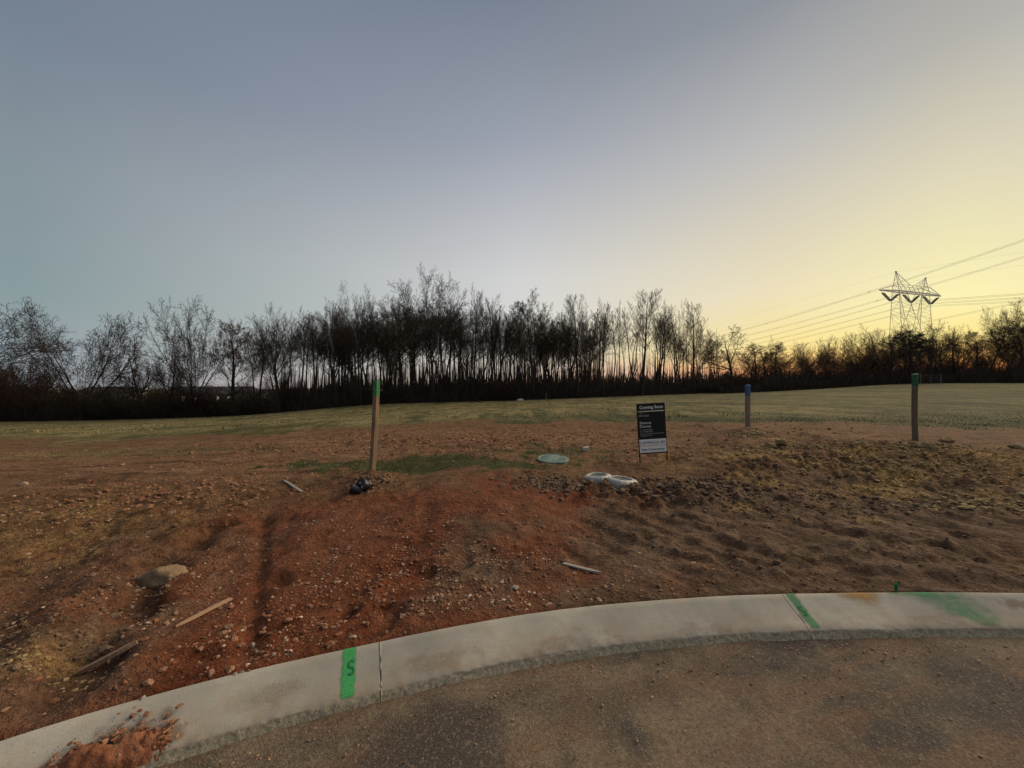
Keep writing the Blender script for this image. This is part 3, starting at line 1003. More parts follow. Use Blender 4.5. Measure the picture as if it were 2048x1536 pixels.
def build_loose():
    r = np.random.default_rng(8)
    # pebbles over the red slope and elsewhere
    xs, ys, sz, tn = [], [], [], []
    for (c, rad, n, s0, s1) in ((flat_pt(850, 1090, .2), (2.4, 1.5), 6200, .003, .012), (flat_pt(600, 1290, .15), (1.5, .6), 900, .004, .014), (flat_pt(960, 1190, .17), (.9, .4), 600, .004, .016),
                                (flat_pt(250, 1180, .1), (1.5, 1.0), 900, .004, .015), (flat_pt(1250, 1050, .2), (1.6, 1.2), 1000, .003, .011), (flat_pt(1700, 1080, .2), (3, 1.5), 900, .003, .012),
                                (flat_pt(700, 900, .3), (6, 2), 1500, .006, .02), (flat_pt(150, 1010, .12), (3, 1.5), 900, .005, .02)):
        x, y = scatter(n, c, rad, int(n + 100 * rad[0]))
        xs.append(x), ys.append(y)
        sz.append(s0 + (s1 - s0) * r.random(len(x)) ** 3)
        tn.append(np.clip(r.normal(.45, .25, len(x)), 0, 1))
    x, y, s_, t_ = (np.concatenate(q) for q in (xs, ys, sz, tn))
    k = fbm(x, y, .55, 3, 58) + r.normal(0, .22, len(x)) > -.02
    lumps('gravel', x[k], y[k], s_[k], MATS['pebble'], 'small pale pebbles strewn over the red dirt slope', 'gravel', 21, t_[k])
    # fine crumbs of soil everywhere behind the kerb
    n = 9000
    x = r.uniform(-5.5, 6.5, n)
    y = kerb_y(x) + .03 + 4.6 * r.random(n) ** 1.5
    k = (grass_mask(x, y) < .4) & (fbm(x, y, .6, 2, 55) + r.normal(0, .2, n) > -.05)
    x, y = x[k], y[k]
    lumps('dirt_crumbs', x, y, .003 + .013 * r.random(len(x)) ** 3.5, MATS['clod_brown'], 'fine brown dirt crumbs covering the near bank', 'soil', 27, r.random(len(x)) * .2)
    # grit on the carriageway
    n = 1500
    s = r.uniform(S_AT_X(-2.6), S_AT_X(4), n)
    t = KERB_W + .03 + np.abs(r.normal(0, .22, n)) * r.random(n)
    x, y = kerb_pt(s, t)
    x2, y2 = r.uniform(-2.2, 3.4, 900), r.uniform(.9, 2.3, 900)
    k = -kerb_back_dist(x2, y2) > KERB_W + .03
    x, y = np.concatenate([x, x2[k]]), np.concatenate([y, y2[k]])
    lumps('road_grit', x, y, .0015 + .006 * r.random(len(x)) ** 4, MATS['pebble'], 'fine grit lying on the road along the kerb', 'gravel', 22, np.clip(r.normal(.45, .2, len(x)), 0, 1), z=np.zeros(len(x)))
    # crumbs on the soil spilt over the kerb
    xs, ys = [], []
    for (u, v, a, b, n) in ((200, 1515, .22, .10, 420), (292, 1486, .09, .06, 140)):
        cx, cy = flat_pt(u, v, .07)
        q = r.normal(0, .45, (n, 2))
        xs.append(cx + q[:, 0] * a * .81 - q[:, 1] * b * .58), ys.append(cy + q[:, 0] * a * .58 + q[:, 1] * b * .81)
    x, y = np.concatenate(xs), np.concatenate(ys)
    z = surf_z(x, y) + .004 + .02 * r.random(len(x)) * (np.arange(len(x)) < 420)
    lumps('soil_crumbs', x, y, .003 + .012 * r.random(len(x)) ** 3, MATS['clod_red'], 'red crumbs scattered over the soil spilt on the kerb', 'soil', 26, r.random(len(x)) * .6, z=z)
    # clods
    xs, ys, sz = [], [], []
    for (c, rad, n, s0, s1) in ((flat_pt(1350, 975, .24), (1.1, .45), 2200, .006, .045), (flat_pt(1120, 975, .24), (.7, .35), 800, .006, .04), (flat_pt(742, 962, .3), (.4, .3), 260, .008, .03),
                                (flat_pt(1600, 1000, .25), (1.6, .6), 500, .008, .03), (flat_pt(190, 1230, .08), (.5, .7), 320, .005, .022)):
        x, y = scatter(n, c, rad, int(n + 37 * rad[0]))
        xs.append(x), ys.append(y)
        sz.append(s0 + (s1 - s0) * r.random(len(x)) ** 2.2)
    lumps('soil_clods', np.concatenate(xs), np.concatenate(ys), np.concatenate(sz), MATS['clod_brown'], 'crumbled brown soil clods around the meter boxes', 'soil', 23, r.random(sum(map(len, xs))) * .4)
    xs, ys, sz = [], [], []
    for (c, rad, n, s0, s1) in ((flat_pt(1870, 930, .4), (3.0, 1.0), 4600, .004, .026), (flat_pt(1560, 892, .5), (1.6, .35), 500, .006, .035), (flat_pt(1497, 866, .6), (.4, .3), 240, .01, .04), (flat_pt(1840, 892, .55), (.7, .3), 350, .008, .045),
                                (flat_pt(1980, 1000, .3), (1.2, .3), 320, .01, .04), (flat_pt(80, 1040, .12), (1.2, .8), 350, .004, .018), (flat_pt(60, 1350, .1), (.3, .2), 90, .004, .016)):
        x, y = scatter(n, c, rad, int(n + 53 * rad[0]))
        xs.append(x), ys.append(y)
        sz.append(s0 + (s1 - s0) * r.random(len(x)) ** 2.6)
    lumps('clay_clods', np.concatenate(xs), np.concatenate(ys), np.concatenate(sz), MATS['clod_yellow'], 'yellow clay clods and crumbs spread over the churned soil', 'soil', 24, r.random(sum(map(len, xs))) * .5)
    xs, ys, sz = [], [], []
    for (c, rad, n, s0, s1) in ((flat_pt(900, 885, .33), (7, 1.6), 2200, .008, .04), (flat_pt(330, 990, .15), (1.8, 1.0), 900, .006, .035), (flat_pt(520, 1240, .15), (1.2, .7), 300, .006, .022), (flat_pt(900, 1130, .2), (2, 1), 500, .005, .02)):
        x, y = scatter(n, c, rad, int(n + 71 * rad[0]))
        xs.append(x), ys.append(y)
        sz.append(s0 + (s1 - s0) * r.random(len(x)) ** 2.6)
    lumps('dirt_crumbs', np.concatenate(xs), np.concatenate(ys), np.concatenate(sz), MATS['clod_red'], 'loose reddish dirt crumbs across the graded lot', 'soil', 25, r.random(sum(map(len, xs))) * .5)


build_loose()


# ------------------------------------------------------------------ trees
class TB:
    def __init__(s):
        s.v, s.f = [], []

    def tube(s, pts, rads, sides):
        n0 = len(s.v)
        m = len(pts)
        for i, p in enumerate(pts):
            a, b = pts[max(i - 1, 0)], pts[min(i + 1, m - 1)]
            d = (b[0] - a[0], b[1] - a[1], b[2] - a[2])
            l = math.sqrt(d[0] ** 2 + d[1] ** 2 + d[2] ** 2) or 1
            d = (d[0] / l, d[1] / l, d[2] / l)
            if abs(d[2]) < .9:
                e = (d[1], -d[0], 0)
            else:
                e = (0, d[2], -d[1])
            l = math.sqrt(e[0] ** 2 + e[1] ** 2 + e[2] ** 2) or 1
            e = (e[0] / l, e[1] / l, e[2] / l)
            g = (d[1] * e[2] - d[2] * e[1], d[2] * e[0] - d[0] * e[2], d[0] * e[1] - d[1] * e[0])
            r = rads[i]
            for k in range(sides):
                c, q = _CS[sides][k]
                s.v.append((p[0] + (e[0] * c + g[0] * q) * r, p[1] + (e[1] * c + g[1] * q) * r, p[2] + (e[2] * c + g[2] * q) * r))
        for i in range(m - 1):
            for k in range(sides):
                k2 = (k + 1) % sides
                a, b = n0 + i * sides + k, n0 + i * sides + k2
                s.f.append((a, b, b + sides, a + sides))


_CS = {n: [(math.cos(2 * math.pi * k / n), math.sin(2 * math.pi * k / n)) for k in range(n)] for n in (3, 4, 5, 6, 7, 8)}


def _norm(d):
    l = math.sqrt(d[0] ** 2 + d[1] ** 2 + d[2] ** 2) or 1
    return (d[0] / l, d[1] / l, d[2] / l)


def _turn(d, ang, az):
    """direction at angle ang from d, rolled by az"""
    if abs(d[2]) < .95:
        e = _norm((d[1], -d[0], 0))
    else:
        e = (1, 0, 0)
    g = (d[1] * e[2] - d[2] * e[1], d[2] * e[0] - d[0] * e[2], d[0] * e[1] - d[1] * e[0])
    ca, sa, c, s = math.cos(ang), math.sin(ang), math.cos(az), math.sin(az)
    return _norm(tuple(d[i] * ca + (e[i] * c + g[i] * s) * sa for i in range(3)))


def make_tree(P, seed):
    R = random.Random(seed)
    trunk, crown, tips = TB(), TB(), []
    SIDES = (7, 5, 4, 3, 3)

    def grow(p, d, L, r, lev, maxr):
        n = P['seg'][lev]
        pts, rads = [p], [r]
        tip = P['tip'][lev]
        cv, up = P['curve'][lev], P['up'][lev]
        for i in range(n):
            d = _norm((d[0] + R.gauss(0, cv), d[1] + R.gauss(0, cv), d[2] + R.gauss(0, cv) + up))
            st = L / n
            p = (p[0] + d[0] * st, p[1] + d[1] * st, p[2] + d[2] * st)
            pts.append(p)
            f = (i + 1) / n
            rads.append(max(r * (1 - f) + r * tip * f, P['minr']))
        (trunk if lev <= P['trunk_levels'] else crown).tube(pts, rads, SIDES[lev])
        if lev >= P['levels']:
            tips.append(p)
            return
        k = P['num'][lev]
        k = max(1, int(round(k * (.75 + .5 * R.random()))))
        az = R.random() * 6.28
        for j in range(k):
            t = P['start'][lev] + (1 - P['start'][lev]) * ((j + R.random() * .8) / k)
            t = min(t, .99)
            q = t * n
            i = min(int(q), n - 1)
            f = q - i
            a, b = pts[i], pts[i + 1]
            bp = (a[0] + (b[0] - a[0]) * f, a[1] + (b[1] - a[1]) * f, a[2] + (b[2] - a[2]) * f)
            bd = _norm((b[0] - a[0], b[1] - a[1], b[2] - a[2]))
            br = rads[i] + (rads[i + 1] - rads[i]) * f
            az += 2.4 + R.uniform(-.5, .5)
            ang = math.radians(P['ang'][lev] * R.uniform(.7, 1.3))
            if lev == 0:
                ang *= P.get('base_open', 1.0) + (1 - P.get('base_open', 1.0)) * t
            u = (t - P['start'][lev]) / max(1 - P['start'][lev], .01)
            shape = 1 - P['fall'][lev] * u
            cl = L * P['ratio'][lev] * shape * (R.uniform(.7, 1.2) if P['ratio'][lev] < 1 else R.uniform(.86, 1.06))
            cr = min(br * .85, max(br * P['rr'][lev] * R.uniform(.75, 1.1), P['minr']))
            grow(bp, _turn(bd, ang, az), cl, cr, lev + 1, br)
    stems = P.get('stems', 1)
    for s in range(stems):
        if stems == 1:
            d = (R.gauss(0, P.get('lean', .02)), R.gauss(0, P.get('lean', .02)), 1)
            p = (0, 0, -.4)
            L = P['H']
        else:
            a = 6.28 * s / stems + R.uniform(-.4, .4)
            sp = P['spread'] * R.uniform(.5, 1.2)
            d = _norm((math.cos(a) * sp, math.sin(a) * sp, 1))
            p = (math.cos(a) * .35, math.sin(a) * .35, -.4)
            L = P['H'] * R.uniform(.8, 1)
        grow(p, _norm(d), L, P['r'] * (1 if stems == 1 else R.uniform(.6, .9)), 0, P['r'])
    return trunk, crown, tips


def tp(**k):
    d = dict(H=20, r=.3, levels=4, minr=.0115, trunk_levels=1, seg=(9, 6, 4, 3, 2), curve=(.03, .07, .09, .12, .15), up=(.02, .10, .13, .15, .16), tip=(.12, .15, .25, .4, .6),
             num=(20, 9, 5, 3), start=(.34, .15, .15, .1), ang=(36, 30, 30, 30), ratio=(.38, .46, .5, .6), fall=(.55, .45, .4, .3), rr=(.38, .45, .5, .6), lean=.02)
    d.update(k)
    return d


def bark(name, c):
    return simple(name, c, .35, 3, .95, .1, .02, (1, 1, .3))


MATS['bark'] = bark('grey_brown_bark', (.042, .033, .027))
MATS['twig'] = bark('brown_twigs', (.050, .037, .029))
MATS['twig_red'] = bark('reddish_twigs', (.062, .034, .028))
MATS['bud'] = simple('olive_new_leaves', (.12, .115, .045), .35, 4)
MATS['budred'] = simple('red_maple_buds', (.16, .05, .035), .35, 4)
MATS['ivy'] = simple('dark_ivy_leaves', (.025, .035, .015), .4, 3)

# kind: (shape, seed, (leaf material, leaf size, leaves per twig tip) or None, twig material)
KINDS = {
    'forest_a': (tp(H=21, r=.34, start=(.45, .15, .15, .1)), 1, None, 'twig'),
    'forest_b': (tp(H=20, r=.28, num=(18, 8, 5, 3), start=(.5, .15, .15, .1), ang=(30, 28, 28, 30), ratio=(.36, .48, .5, .6)), 2, None, 'twig'),
    'forest_c': (tp(H=19, r=.32, num=(15, 8, 5, 3), start=(.42, .15, .15, .1), ang=(42, 34, 34, 36), ratio=(.42, .46, .48, .55), curve=(.05, .09, .12, .15, .18)), 3, None, 'twig'),
    'forest_d': (tp(H=18, r=.25, num=(15, 6, 5, 3), start=(.46, .15, .15, .1), ang=(42, 34, 34, 36), ratio=(.32, .5, .5, .55), fall=(.3, .4, .4, .3)), 4, None, 'twig_red'),
    'pole': (tp(H=17, r=.19, num=(11, 6, 4, 3), start=(.55, .15, .15, .1), ang=(33, 32, 32, 34), ratio=(.28, .5, .5, .55), lean=.05, curve=(.05, .08, .12, .15, .18)), 5, None, 'twig'),
    'vase': (tp(H=11, r=.34, num=(9, 11, 7, 4), start=(.3, .2, .15, .1), ang=(38, 32, 32, 34), ratio=(.85, .46, .48, .55), fall=(.3, .4, .4, .3), rr=(.55, .42, .45, .55), up=(.02, .06, .09, .10, .10), base_open=1.3), 7, None, 'twig'),
    'fan_low': (tp(H=3.6, r=.42, minr=.016, num=(12, 13, 8, 4), start=(.35, .2, .15, .1), seg=(5, 8, 4, 3, 2), ang=(36, 38, 40, 42), ratio=(3.6, .38, .45, .5), fall=(.05, .45, .4, .3), rr=(.5, .38, .45, .55), up=(.02, .03, .04, .04, .04), curve=(.05, .06, .1, .14, .18), base_open=1.15), 21, None, 'twig'),
    'fan_high': (tp(H=9.5, r=.48, minr=.015, num=(11, 13, 8, 4), start=(.62, .2, .15, .1), seg=(6, 8, 4, 3, 2), ang=(42, 38, 40, 42), ratio=(1.2, .40, .45, .5), fall=(.05, .45, .4, .3), rr=(.5, .38, .45, .55), up=(.02, .04, .05, .05, .05), curve=(.04, .06, .1, .14, .18), base_open=1.1), 22, None, 'twig'),
    'round': (tp(H=8, r=.30, num=(12, 10, 6, 4), start=(.25, .2, .15, .1), ang=(58, 46, 48, 50), ratio=(.75, .42, .44, .5), fall=(.4, .4, .4, .3), rr=(.5, .42, .45, .55), up=(.01, .04, 0, -.04, -.08), curve=(.12, .18, .2, .22, .25)), 9, None, 'twig'),
    'maple_red': (tp(H=13, r=.24, num=(16, 8, 6, 3), start=(.25, .2, .15, .1), ang=(40, 38, 40, 42), ratio=(.46, .44, .44, .5)), 10, ('budred', .11, 2), 'twig_red'),
    'leafing': (tp(H=17, r=.32, num=(15, 8, 6, 3), start=(.35, .2, .15, .1), ang=(42, 40, 40, 42), ratio=(.46, .44, .44, .5)), 11, ('bud', .17, 3), 'twig'),
    'scrub': (tp(H=6.5, r=.10, stems=5, spread=.38, levels=3, num=(9, 6, 4, 3), start=(.15, .15, .15, .1), ang=(42, 42, 45, 45), ratio=(.46, .52, .52, .5), trunk_levels=0, curve=(.08, .14, .18, .2, .2)), 12, None, 'twig_red'),
    'scrub_dense': (tp(H=5.5, r=.08, stems=6, spread=.5, levels=3, num=(9, 6, 4, 3), start=(.1, .15, .15, .1), ang=(45, 45, 48, 45), ratio=(.47, .52, .52, .5), trunk_levels=0, curve=(.1, .16, .2, .2, .2)), 13, ('bud', .09, 1), 'twig'),
    'ivied': (tp(H=12, r=.26, num=(15, 8, 5, 3), start=(.35, .2, .15, .1), ang=(46, 42, 42, 45), ratio=(.42, .44, .44, .5)), 14, ('ivy', .24, 4), 'twig'),
}
PROTO = {}


def leaf_mesh(name, pts, size, mat, seed, per=1):
    r = np.random.default_rng(seed)
    P = np.repeat(np.array(pts), per, 0)
    n = len(P)
    P = P + r.normal(0, size * .7, (n, 3))
    a, b = r.normal(0, 1, (n, 3)), r.normal(0, 1, (n, 3))
    a /= np.linalg.norm(a, axis=1, keepdims=True)
    b = np.cross(a, b)
    b /= np.linalg.norm(b, axis=1, keepdims=True)
    s = size * r.uniform(.5, 1.2, (n, 1))
    V = np.stack([P - a * s * .5, P + b * s * .32, P + a * s * .5, P - b * s * .32], 1).reshape(-1, 3)
    F = np.arange(n * 4).reshape(-1, 4)
    return np_mesh(name, V, F, mat, False)


def build_protos():
    for k, (P, seed, leaf, twig) in KINDS.items():
        t, c, tips = make_tree(P, seed * 7 + 1)
        tv, cv = np.array(t.v), np.array(c.v)
        top = float(np.percentile(cv[:, 2], 99.7))
        wid = float(np.percentile(np.hypot(cv[:, 0], cv[:, 1]), 90)) * 2
        tm = np_mesh('trunk', tv, np.array(t.f), MATS['bark'], True)
        cm = np_mesh('crown', cv, np.array(c.f), MATS[twig], True)
        lm = None
        if leaf:
            R = random.Random(seed)
            if leaf[0] == 'ivy':
                sel = [p for p in tips if p[2] > top * .5 and math.sin(p[0] * 1.7 + 1) + math.cos(p[2] * 1.3 + p[1] * 1.2) > .35]
                lm = leaf_mesh('foliage', sel, leaf[1], MATS['ivy'], seed, leaf[2])
            else:
                lm = leaf_mesh('foliage', [p for p in tips if R.random() < .85], leaf[1], MATS[leaf[0]], seed, leaf[2])
        PROTO[k] = (tm, cm, lm, top, wid)
        print('tree', k, 'tris', 2 * (len(t.f) + len(c.f)), 'top %.1f wid %.1f' % (top, wid))


build_protos()
TREE_N = 0


def plant(kind, u, v_top, Y, label, width=None, group=None, name='bare_tree', rot=None, v_base=None, cat='tree'):
    global TREE_N
    TREE_N += 1
    tm, cm, lm, top, wid = PROTO[kind]
    x = (u - 1024) / FPX * Y
    z = gz(x, Y)
    h = EYE + (768 - v_top) / FPX * Y - z
    sz = h / top
    sx = sz if width is None else (width / FPX * Y) / wid
    e = empty(name, (x, Y, z), (0, 0, rot if rot is not None else (TREE_N * 2.399) % 6.283))
    e.scale = (sx, sx, sz)
    obj('trunk', tm, e)
    obj('crown', cm, e)
    if lm:
        obj('foliage', lm, e)
    return tag(e, label, cat, group)


NOTABLE = [
    ('fan_high', -150, 600, 56, 330, 'bare tree cut by the left edge, its crown reaching into the frame'),
    ('fan_low', 162, 616, 58, 185, 'many-stemmed bare tree fanning out at far left of the treeline'),
    ('round', 284, 668, 61, 100, 'short dark bare tree between the fanning tree and the tall vase-shaped tree'),
    ('round', 338, 672, 63, 100, 'low spreading bare tree just left of the tall vase-shaped tree'),
    ('fan_low', 388, 603, 59, 130, 'tall vase-shaped bare tree standing alone above the lit houses'),
    ('maple_red', 468, 643, 60, 95, 'reddish budding tree between the vase-shaped tree and the main wood'),
    ('fan_high', 556, 609, 60, 100, 'forked bare tree at the left end of the main wood'),
    ('forest_b', 602, 617, 61, 60, 'slim bare tree right of the forked tree at the wood\'s left end'),
    ('forest_c', 676, 590, 61, 85, 'bare tree just left of the bushy rounded crown behind the left post'),
    ('fan_high', 722, 570, 60, 90, 'tall round-crowned bare tree directly above the green-topped left post'),
    ('leafing', 788, 598, 62, 80, 'tree with sparse olive leaves at the left foot of the tallest tree'),
    ('fan_high', 868, 534, 61, 160, 'tallest and widest bare tree in the middle of the wood'),
    ('forest_b', 948, 573, 62, 50, 'slender spire-like tree just right of the tallest tree'),
    ('forest_a', 994, 591, 61, 70, 'bare tree left of the olive-budded tree in the middle wood'),
    ('leafing', 1066, 587, 61, 88, 'olive-budded tree rising above the middle of the wood'),
    ('forest_c', 1122, 607, 62, 55, 'bare tree directly right of the olive-budded tree'),
    ('forest_a', 1156, 589, 61, 72, 'bare tree with an upswept crown in the right half of the wood'),
    ('forest_b', 1206, 600, 61, 52, 'narrow bare tree left of the peaked tree over the sign'),
    ('forest_d', 1236, 602, 63, 38, 'thin tree tucked between the narrow tree and the peaked tree'),
    ('forest_a', 1283, 582, 60, 92, 'peaked tall bare tree standing above the for-sale sign'),
    ('forest_b', 1320, 603, 62, 44, 'thin bare tree just right of the peaked tree above the sign'),
    ('vase', 1350, 606, 61, 60, 'bare tree second from the right end of the tall wood'),
    ('forest_b', 1388, 601, 60, 62, 'last tall bare tree at the right end of the wood'),
    ('round', 1466, 651, 57, 130, 'low rounded bare tree right of the tall wood'),
    ('forest_c', 1568, 671, 58, 52, 'small upright bare tree in the gap left of the pylon'),
    ('forest_d', 1601, 681, 62, 32, 'slim bare tree next to the small upright tree left of the pylon'),
    ('scrub_dense', 1622, 704, 57, 52, 'dense rounded bush-like tree below the power lines'),
    ('fan_low', 1661, 673, 57, 46, 'twin-trunk bare tree against the orange glow'),
    ('fan_low', 1720, 664, 57, 62, 'spreading bare tree leaning over the brightest orange glow'),
    ('forest_c', 1776, 644, 58, 80, 'bare tree left of the pylon legs'),
    ('ivied', 1830, 660, 55, 88, 'dark ivy-clad tree in front of the pylon legs'),
    ('forest_c', 1876, 662, 57, 50, 'thin bare tree right of the ivy-clad tree'),
    ('vase', 1926, 650, 56, 60, 'forked bare tree midway between pylon and right edge'),
    ('forest_c', 1974, 634, 55, 75, 'broad bare tree second from the right edge'),
    ('fan_low', 2018, 609, 54, 75, 'tall bare tree closest to the right edge'),
    ('fan_high', 2090, 600, 55, 130, 'bare tree mostly outside the right edge'),
]
for k, u, vt, Y, w, lab in NOTABLE:
    plant(k, u, vt, Y, lab, w, name='leafing_tree' if k in ('leafing', 'maple_red') else 'ivy_clad_tree' if k == 'ivied' else 'bare_tree')

# skyline of the wood: crown height of the photograph's silhouette, left to right
SKY_U = [480, 520, 600, 640, 700, 760, 800, 870, 940, 1000, 1066, 1120, 1160, 1220, 1285, 1340, 1400, 1440]
SKY_V = [680, 625, 640, 622, 600, 625, 610, 590, 600, 612, 615, 625, 612, 622, 620, 628, 640, 690]
rr = random.Random(77)
LOOK = {'forest_a': 'tall upswept bare tree', 'forest_b': 'narrow brush-topped bare tree', 'forest_c': 'broad loose-crowned bare tree', 'forest_d': 'reddish slim-crowned tree', 'pole': 'thin pole-like trunk',
        'maple_red': 'red-budded tree', 'fan_high': 'round-crowned bare tree', 'round': 'low round-headed bare tree', 'vase': 'forking bare tree', 'fan_low': 'fan-shaped bare tree', 'scrub': 'upright reddish shrub', 'scrub_dense': 'dense spreading shrub'}
MARKS = [(-60, 'at the far left edge'), (60, 'left of the fanning tree'), (162, 'around the fanning tree'), (250, 'right of the fanning tree'), (320, 'between fanning and vase-shaped trees'), (388, 'under the tall vase-shaped tree'),
         (455, 'beneath the red-budding tree'), (520, 'at the wood\'s left end'), (585, 'beside the forked tree'), (640, 'left of the leaning post'), (700, 'close left behind the leaning post'), (750, 'right behind the leaning post'),
         (805, 'left of the tallest tree'), (868, 'behind the tallest tree'), (925, 'just right of the tallest tree'), (985, 'left of the olive-budded tree'), (1050, 'around the olive-budded tree'), (1110, 'right of the olive-budded tree'),
         (1165, 'in the wood left of the sign'), (1225, 'short of the sign\'s left side'), (1285, 'directly above the sign'), (1340, 'just right of the sign'), (1395, 'at the wood\'s right end'), (1460, 'near the low rounded tree'),
         (1500, 'above the blue-topped post'), (1560, 'right of the blue-topped post'), (1620, 'below the sloping power lines'), (1680, 'against the orange glow'), (1740, 'left of the pylon'), (1800, 'at the pylon\'s left leg'),
         (1850, 'behind the round post'), (1910, 'right of the pylon'), (1970, 'towards the right edge'), (2060, 'at the right edge')]


def place_of(u):
    return min(MARKS, key=lambda m: abs(m[0] - u))[1]


kinds = ['forest_a', 'fan_high', 'forest_c', 'pole', 'pole', 'forest_d', 'forest_a', 'forest_b', 'pole']
for i in range(140):
    u = 515 + i / 139 * 895 + rr.uniform(-14, 14)
    if u > 1190 and rr.random() < .5:
        u = rr.uniform(640, 1180)
    if u < 650 and rr.random() < .5:
        u = rr.uniform(720, 1180)
    Y = rr.uniform(61, 86)
    vt = float(np.interp(u, SKY_U, SKY_V)) + abs(rr.gauss(0, 30)) - 2
    if i % 5 == 0:
        vt += rr.uniform(30, 80)
    k = rr.choice(kinds)
    plant(k, u, vt, Y, '%s %s, %s the wood' % (LOOK[k], place_of(u), 'fronting' if Y < 69 else 'deep in' if Y > 78 else 'within'), None, 'trees packed in the middle wood')
for i in range(36):
    u = rr.uniform(1490, 2080)
    Y = rr.uniform(58, 76)
    vt = rr.uniform(686, 722) if u < 1750 else rr.uniform(645, 695)
    k = rr.choice(['forest_c', 'forest_d', 'maple_red', 'round', 'vase', 'fan_low'])
    plant(k, u, vt, Y, '%s %s in the right treeline' % (LOOK[k], place_of(u)), rr.uniform(60, 95), 'low trees of the right treeline')
for i in range(9):
    u = rr.uniform(-120, 520)
    Y = rr.uniform(62, 80)
    k = rr.choice(['forest_c', 'round', 'maple_red', 'vase'])
    plant(k, u, rr.uniform(690, 735), Y, '%s %s in the left treeline' % (LOOK[k], place_of(u)), rr.uniform(50, 90), 'low trees of the left treeline')
for i in range(44):
    u = -140 + i / 43 * 640 + rr.uniform(-12, 12)
    Y = rr.uniform(57, 66)
    vt = 776 + rr.gauss(0, 9) - (50 if u < 95 else 18 if u < 150 else 0)
    k = rr.choice(['scrub', 'scrub_dense'])
    w_ = rr.uniform(60, 100)
    plant(k, u, vt, Y, '%s %s %s %s on the left field edge' % ('tall' if vt < 770 else 'low', 'wide' if w_ > 80 else 'narrow', LOOK[k], place_of(u)), w_, 'shrubs along the left field edge', 'leafless_shrub', cat='shrub')
for i in range(48):
    u = 500 + i / 47 * 960 + rr.uniform(-12, 12)
    k = rr.choice(['scrub', 'scrub_dense'])
    w_, vt = rr.uniform(44, 80), rr.uniform(748, 776)
    plant(k, u, vt, rr.uniform(60, 72), '%s %s %s %s at the wood\'s foot' % ('tall' if vt < 762 else 'low', 'wide' if w_ > 62 else 'narrow', LOOK[k], place_of(u)), w_, 'shrubs at the foot of the wood', 'leafless_shrub', cat='shrub')
for i in range(60):
    u = 1440 + i / 59 * 640 + rr.uniform(-10, 10)
    vt = rr.uniform(735, 758) if u < 1760 else rr.uniform(706, 742)
    k = rr.choice(['scrub', 'scrub_dense', 'scrub_dense'])
    w_ = rr.uniform(44, 76)
    plant(k, u, vt, rr.uniform(55, 68), '%s %s %s %s in the right hedge' % ('tall' if vt < 745 else 'low', 'wide' if w_ > 60 else 'narrow', LOOK[k], place_of(u)), w_, 'shrubs below the right treeline', 'leafless_shrub', cat='shrub')


# tangled low brush along the wood's edge and the far wooded skyline: uncountable
def brush(name, n, ur, Yr, hr, label, seed, mat, wid=(.012, .03), upright=None):
    r = np.random.default_rng(seed)
    u = r.uniform(*ur, n)
    Y = r.uniform(*Yr, n)
    x = (u - 1024) / FPX * Y
    z = ground_z(x, Y, fine=False)
    h = r.uniform(*hr, n) * (.55 + .9 * np.clip(.5 + fbm(x, Y, 6, 2, seed), 0, 1))
    base = z + h * .55 * r.random(n) * (r.random(n) < .65) * (upright is None)
    L = (h - (base - z)) * r.uniform(.5, 1, n)
    a, ti = r.uniform(0, 2 * np.pi, n), r.uniform(.05, .9, n)
    if upright:
        ti = np.abs(r.normal(0, upright, n)) * .6
    d = np.stack([np.cos(a) * np.sin(ti), np.sin(a) * np.sin(ti), np.cos(ti)], -1)
    p0 = np.stack([x, Y, base], -1)
    p1 = p0 + d * L[:, None]
    w = r.uniform(*wid, n)[:, None]
    e1 = np.stack([-np.sin(a), np.cos(a), 0 * a], -1) * w
    e2 = np.cross(d, e1 / w) * w
    if upright:
        V = np.stack([p0 + e1, p0 - .5 * e1 + .87 * e2, p0 - .5 * e1 - .87 * e2, p1 + .3 * e1, p1 - .15 * e1 + .26 * e2, p1 - .15 * e1 - .26 * e2], 1).reshape(-1, 3)
        i = np.arange(n)[:, None] * 6
        F = np.concatenate([i + np.array([[0, 1, 4, 3]]), i + np.array([[1, 2, 5, 4]]), i + np.array([[2, 0, 3, 5]])])
    else:
        V = np.stack([p0 + e1, p0 - .5 * e1 + .87 * e2, p0 - .5 * e1 - .87 * e2, p1], 1).reshape(-1, 3)
        i = np.arange(n)[:, None] * 4
        F = np.concatenate([i + np.array([[0, 1, 3]]), i + np.array([[1, 2, 3]]), i + np.array([[2, 0, 3]])])
    return tag(obj(name, np_mesh(name, V, F, mat, False)), label, 'brush', kind='stuff')


MATS['brush'] = bark('dark_brush', (.060, .046, .036))
brush('undergrowth', 34000, (-330, 560), (58, 72), (.8, 3.4), 'dark tangled undergrowth along the left field edge', 61, MATS['brush'], (.02, .05))
brush('undergrowth', 40000, (540, 1500), (60, 80), (.6, 3.2), 'dark tangled undergrowth under the middle wood', 62, MATS['brush'], (.02, .05))
brush('undergrowth', 34000, (1440, 2350), (53, 68), (.6, 2.6), 'dark tangled undergrowth below the right treeline', 63, MATS['brush'], (.02, .05))
brush('sapling_thicket', 2600, (560, 1200), (63, 90), (5.5, 9.5), 'dense thin saplings filling the middle wood between the trunks', 65, MATS['brush'], (.045, .10), .10)
brush('sapling_thicket', 260, (1200, 1440), (64, 84), (5, 9), 'sparse thin saplings in the open right part of the wood', 66, MATS['brush'], (.045, .09), .10)
brush('far_wood', 16000, (-500, 2500), (230, 270), (7, 13), 'distant low wooded skyline beyond the fields', 64, MATS['brush'], (.25, .5))


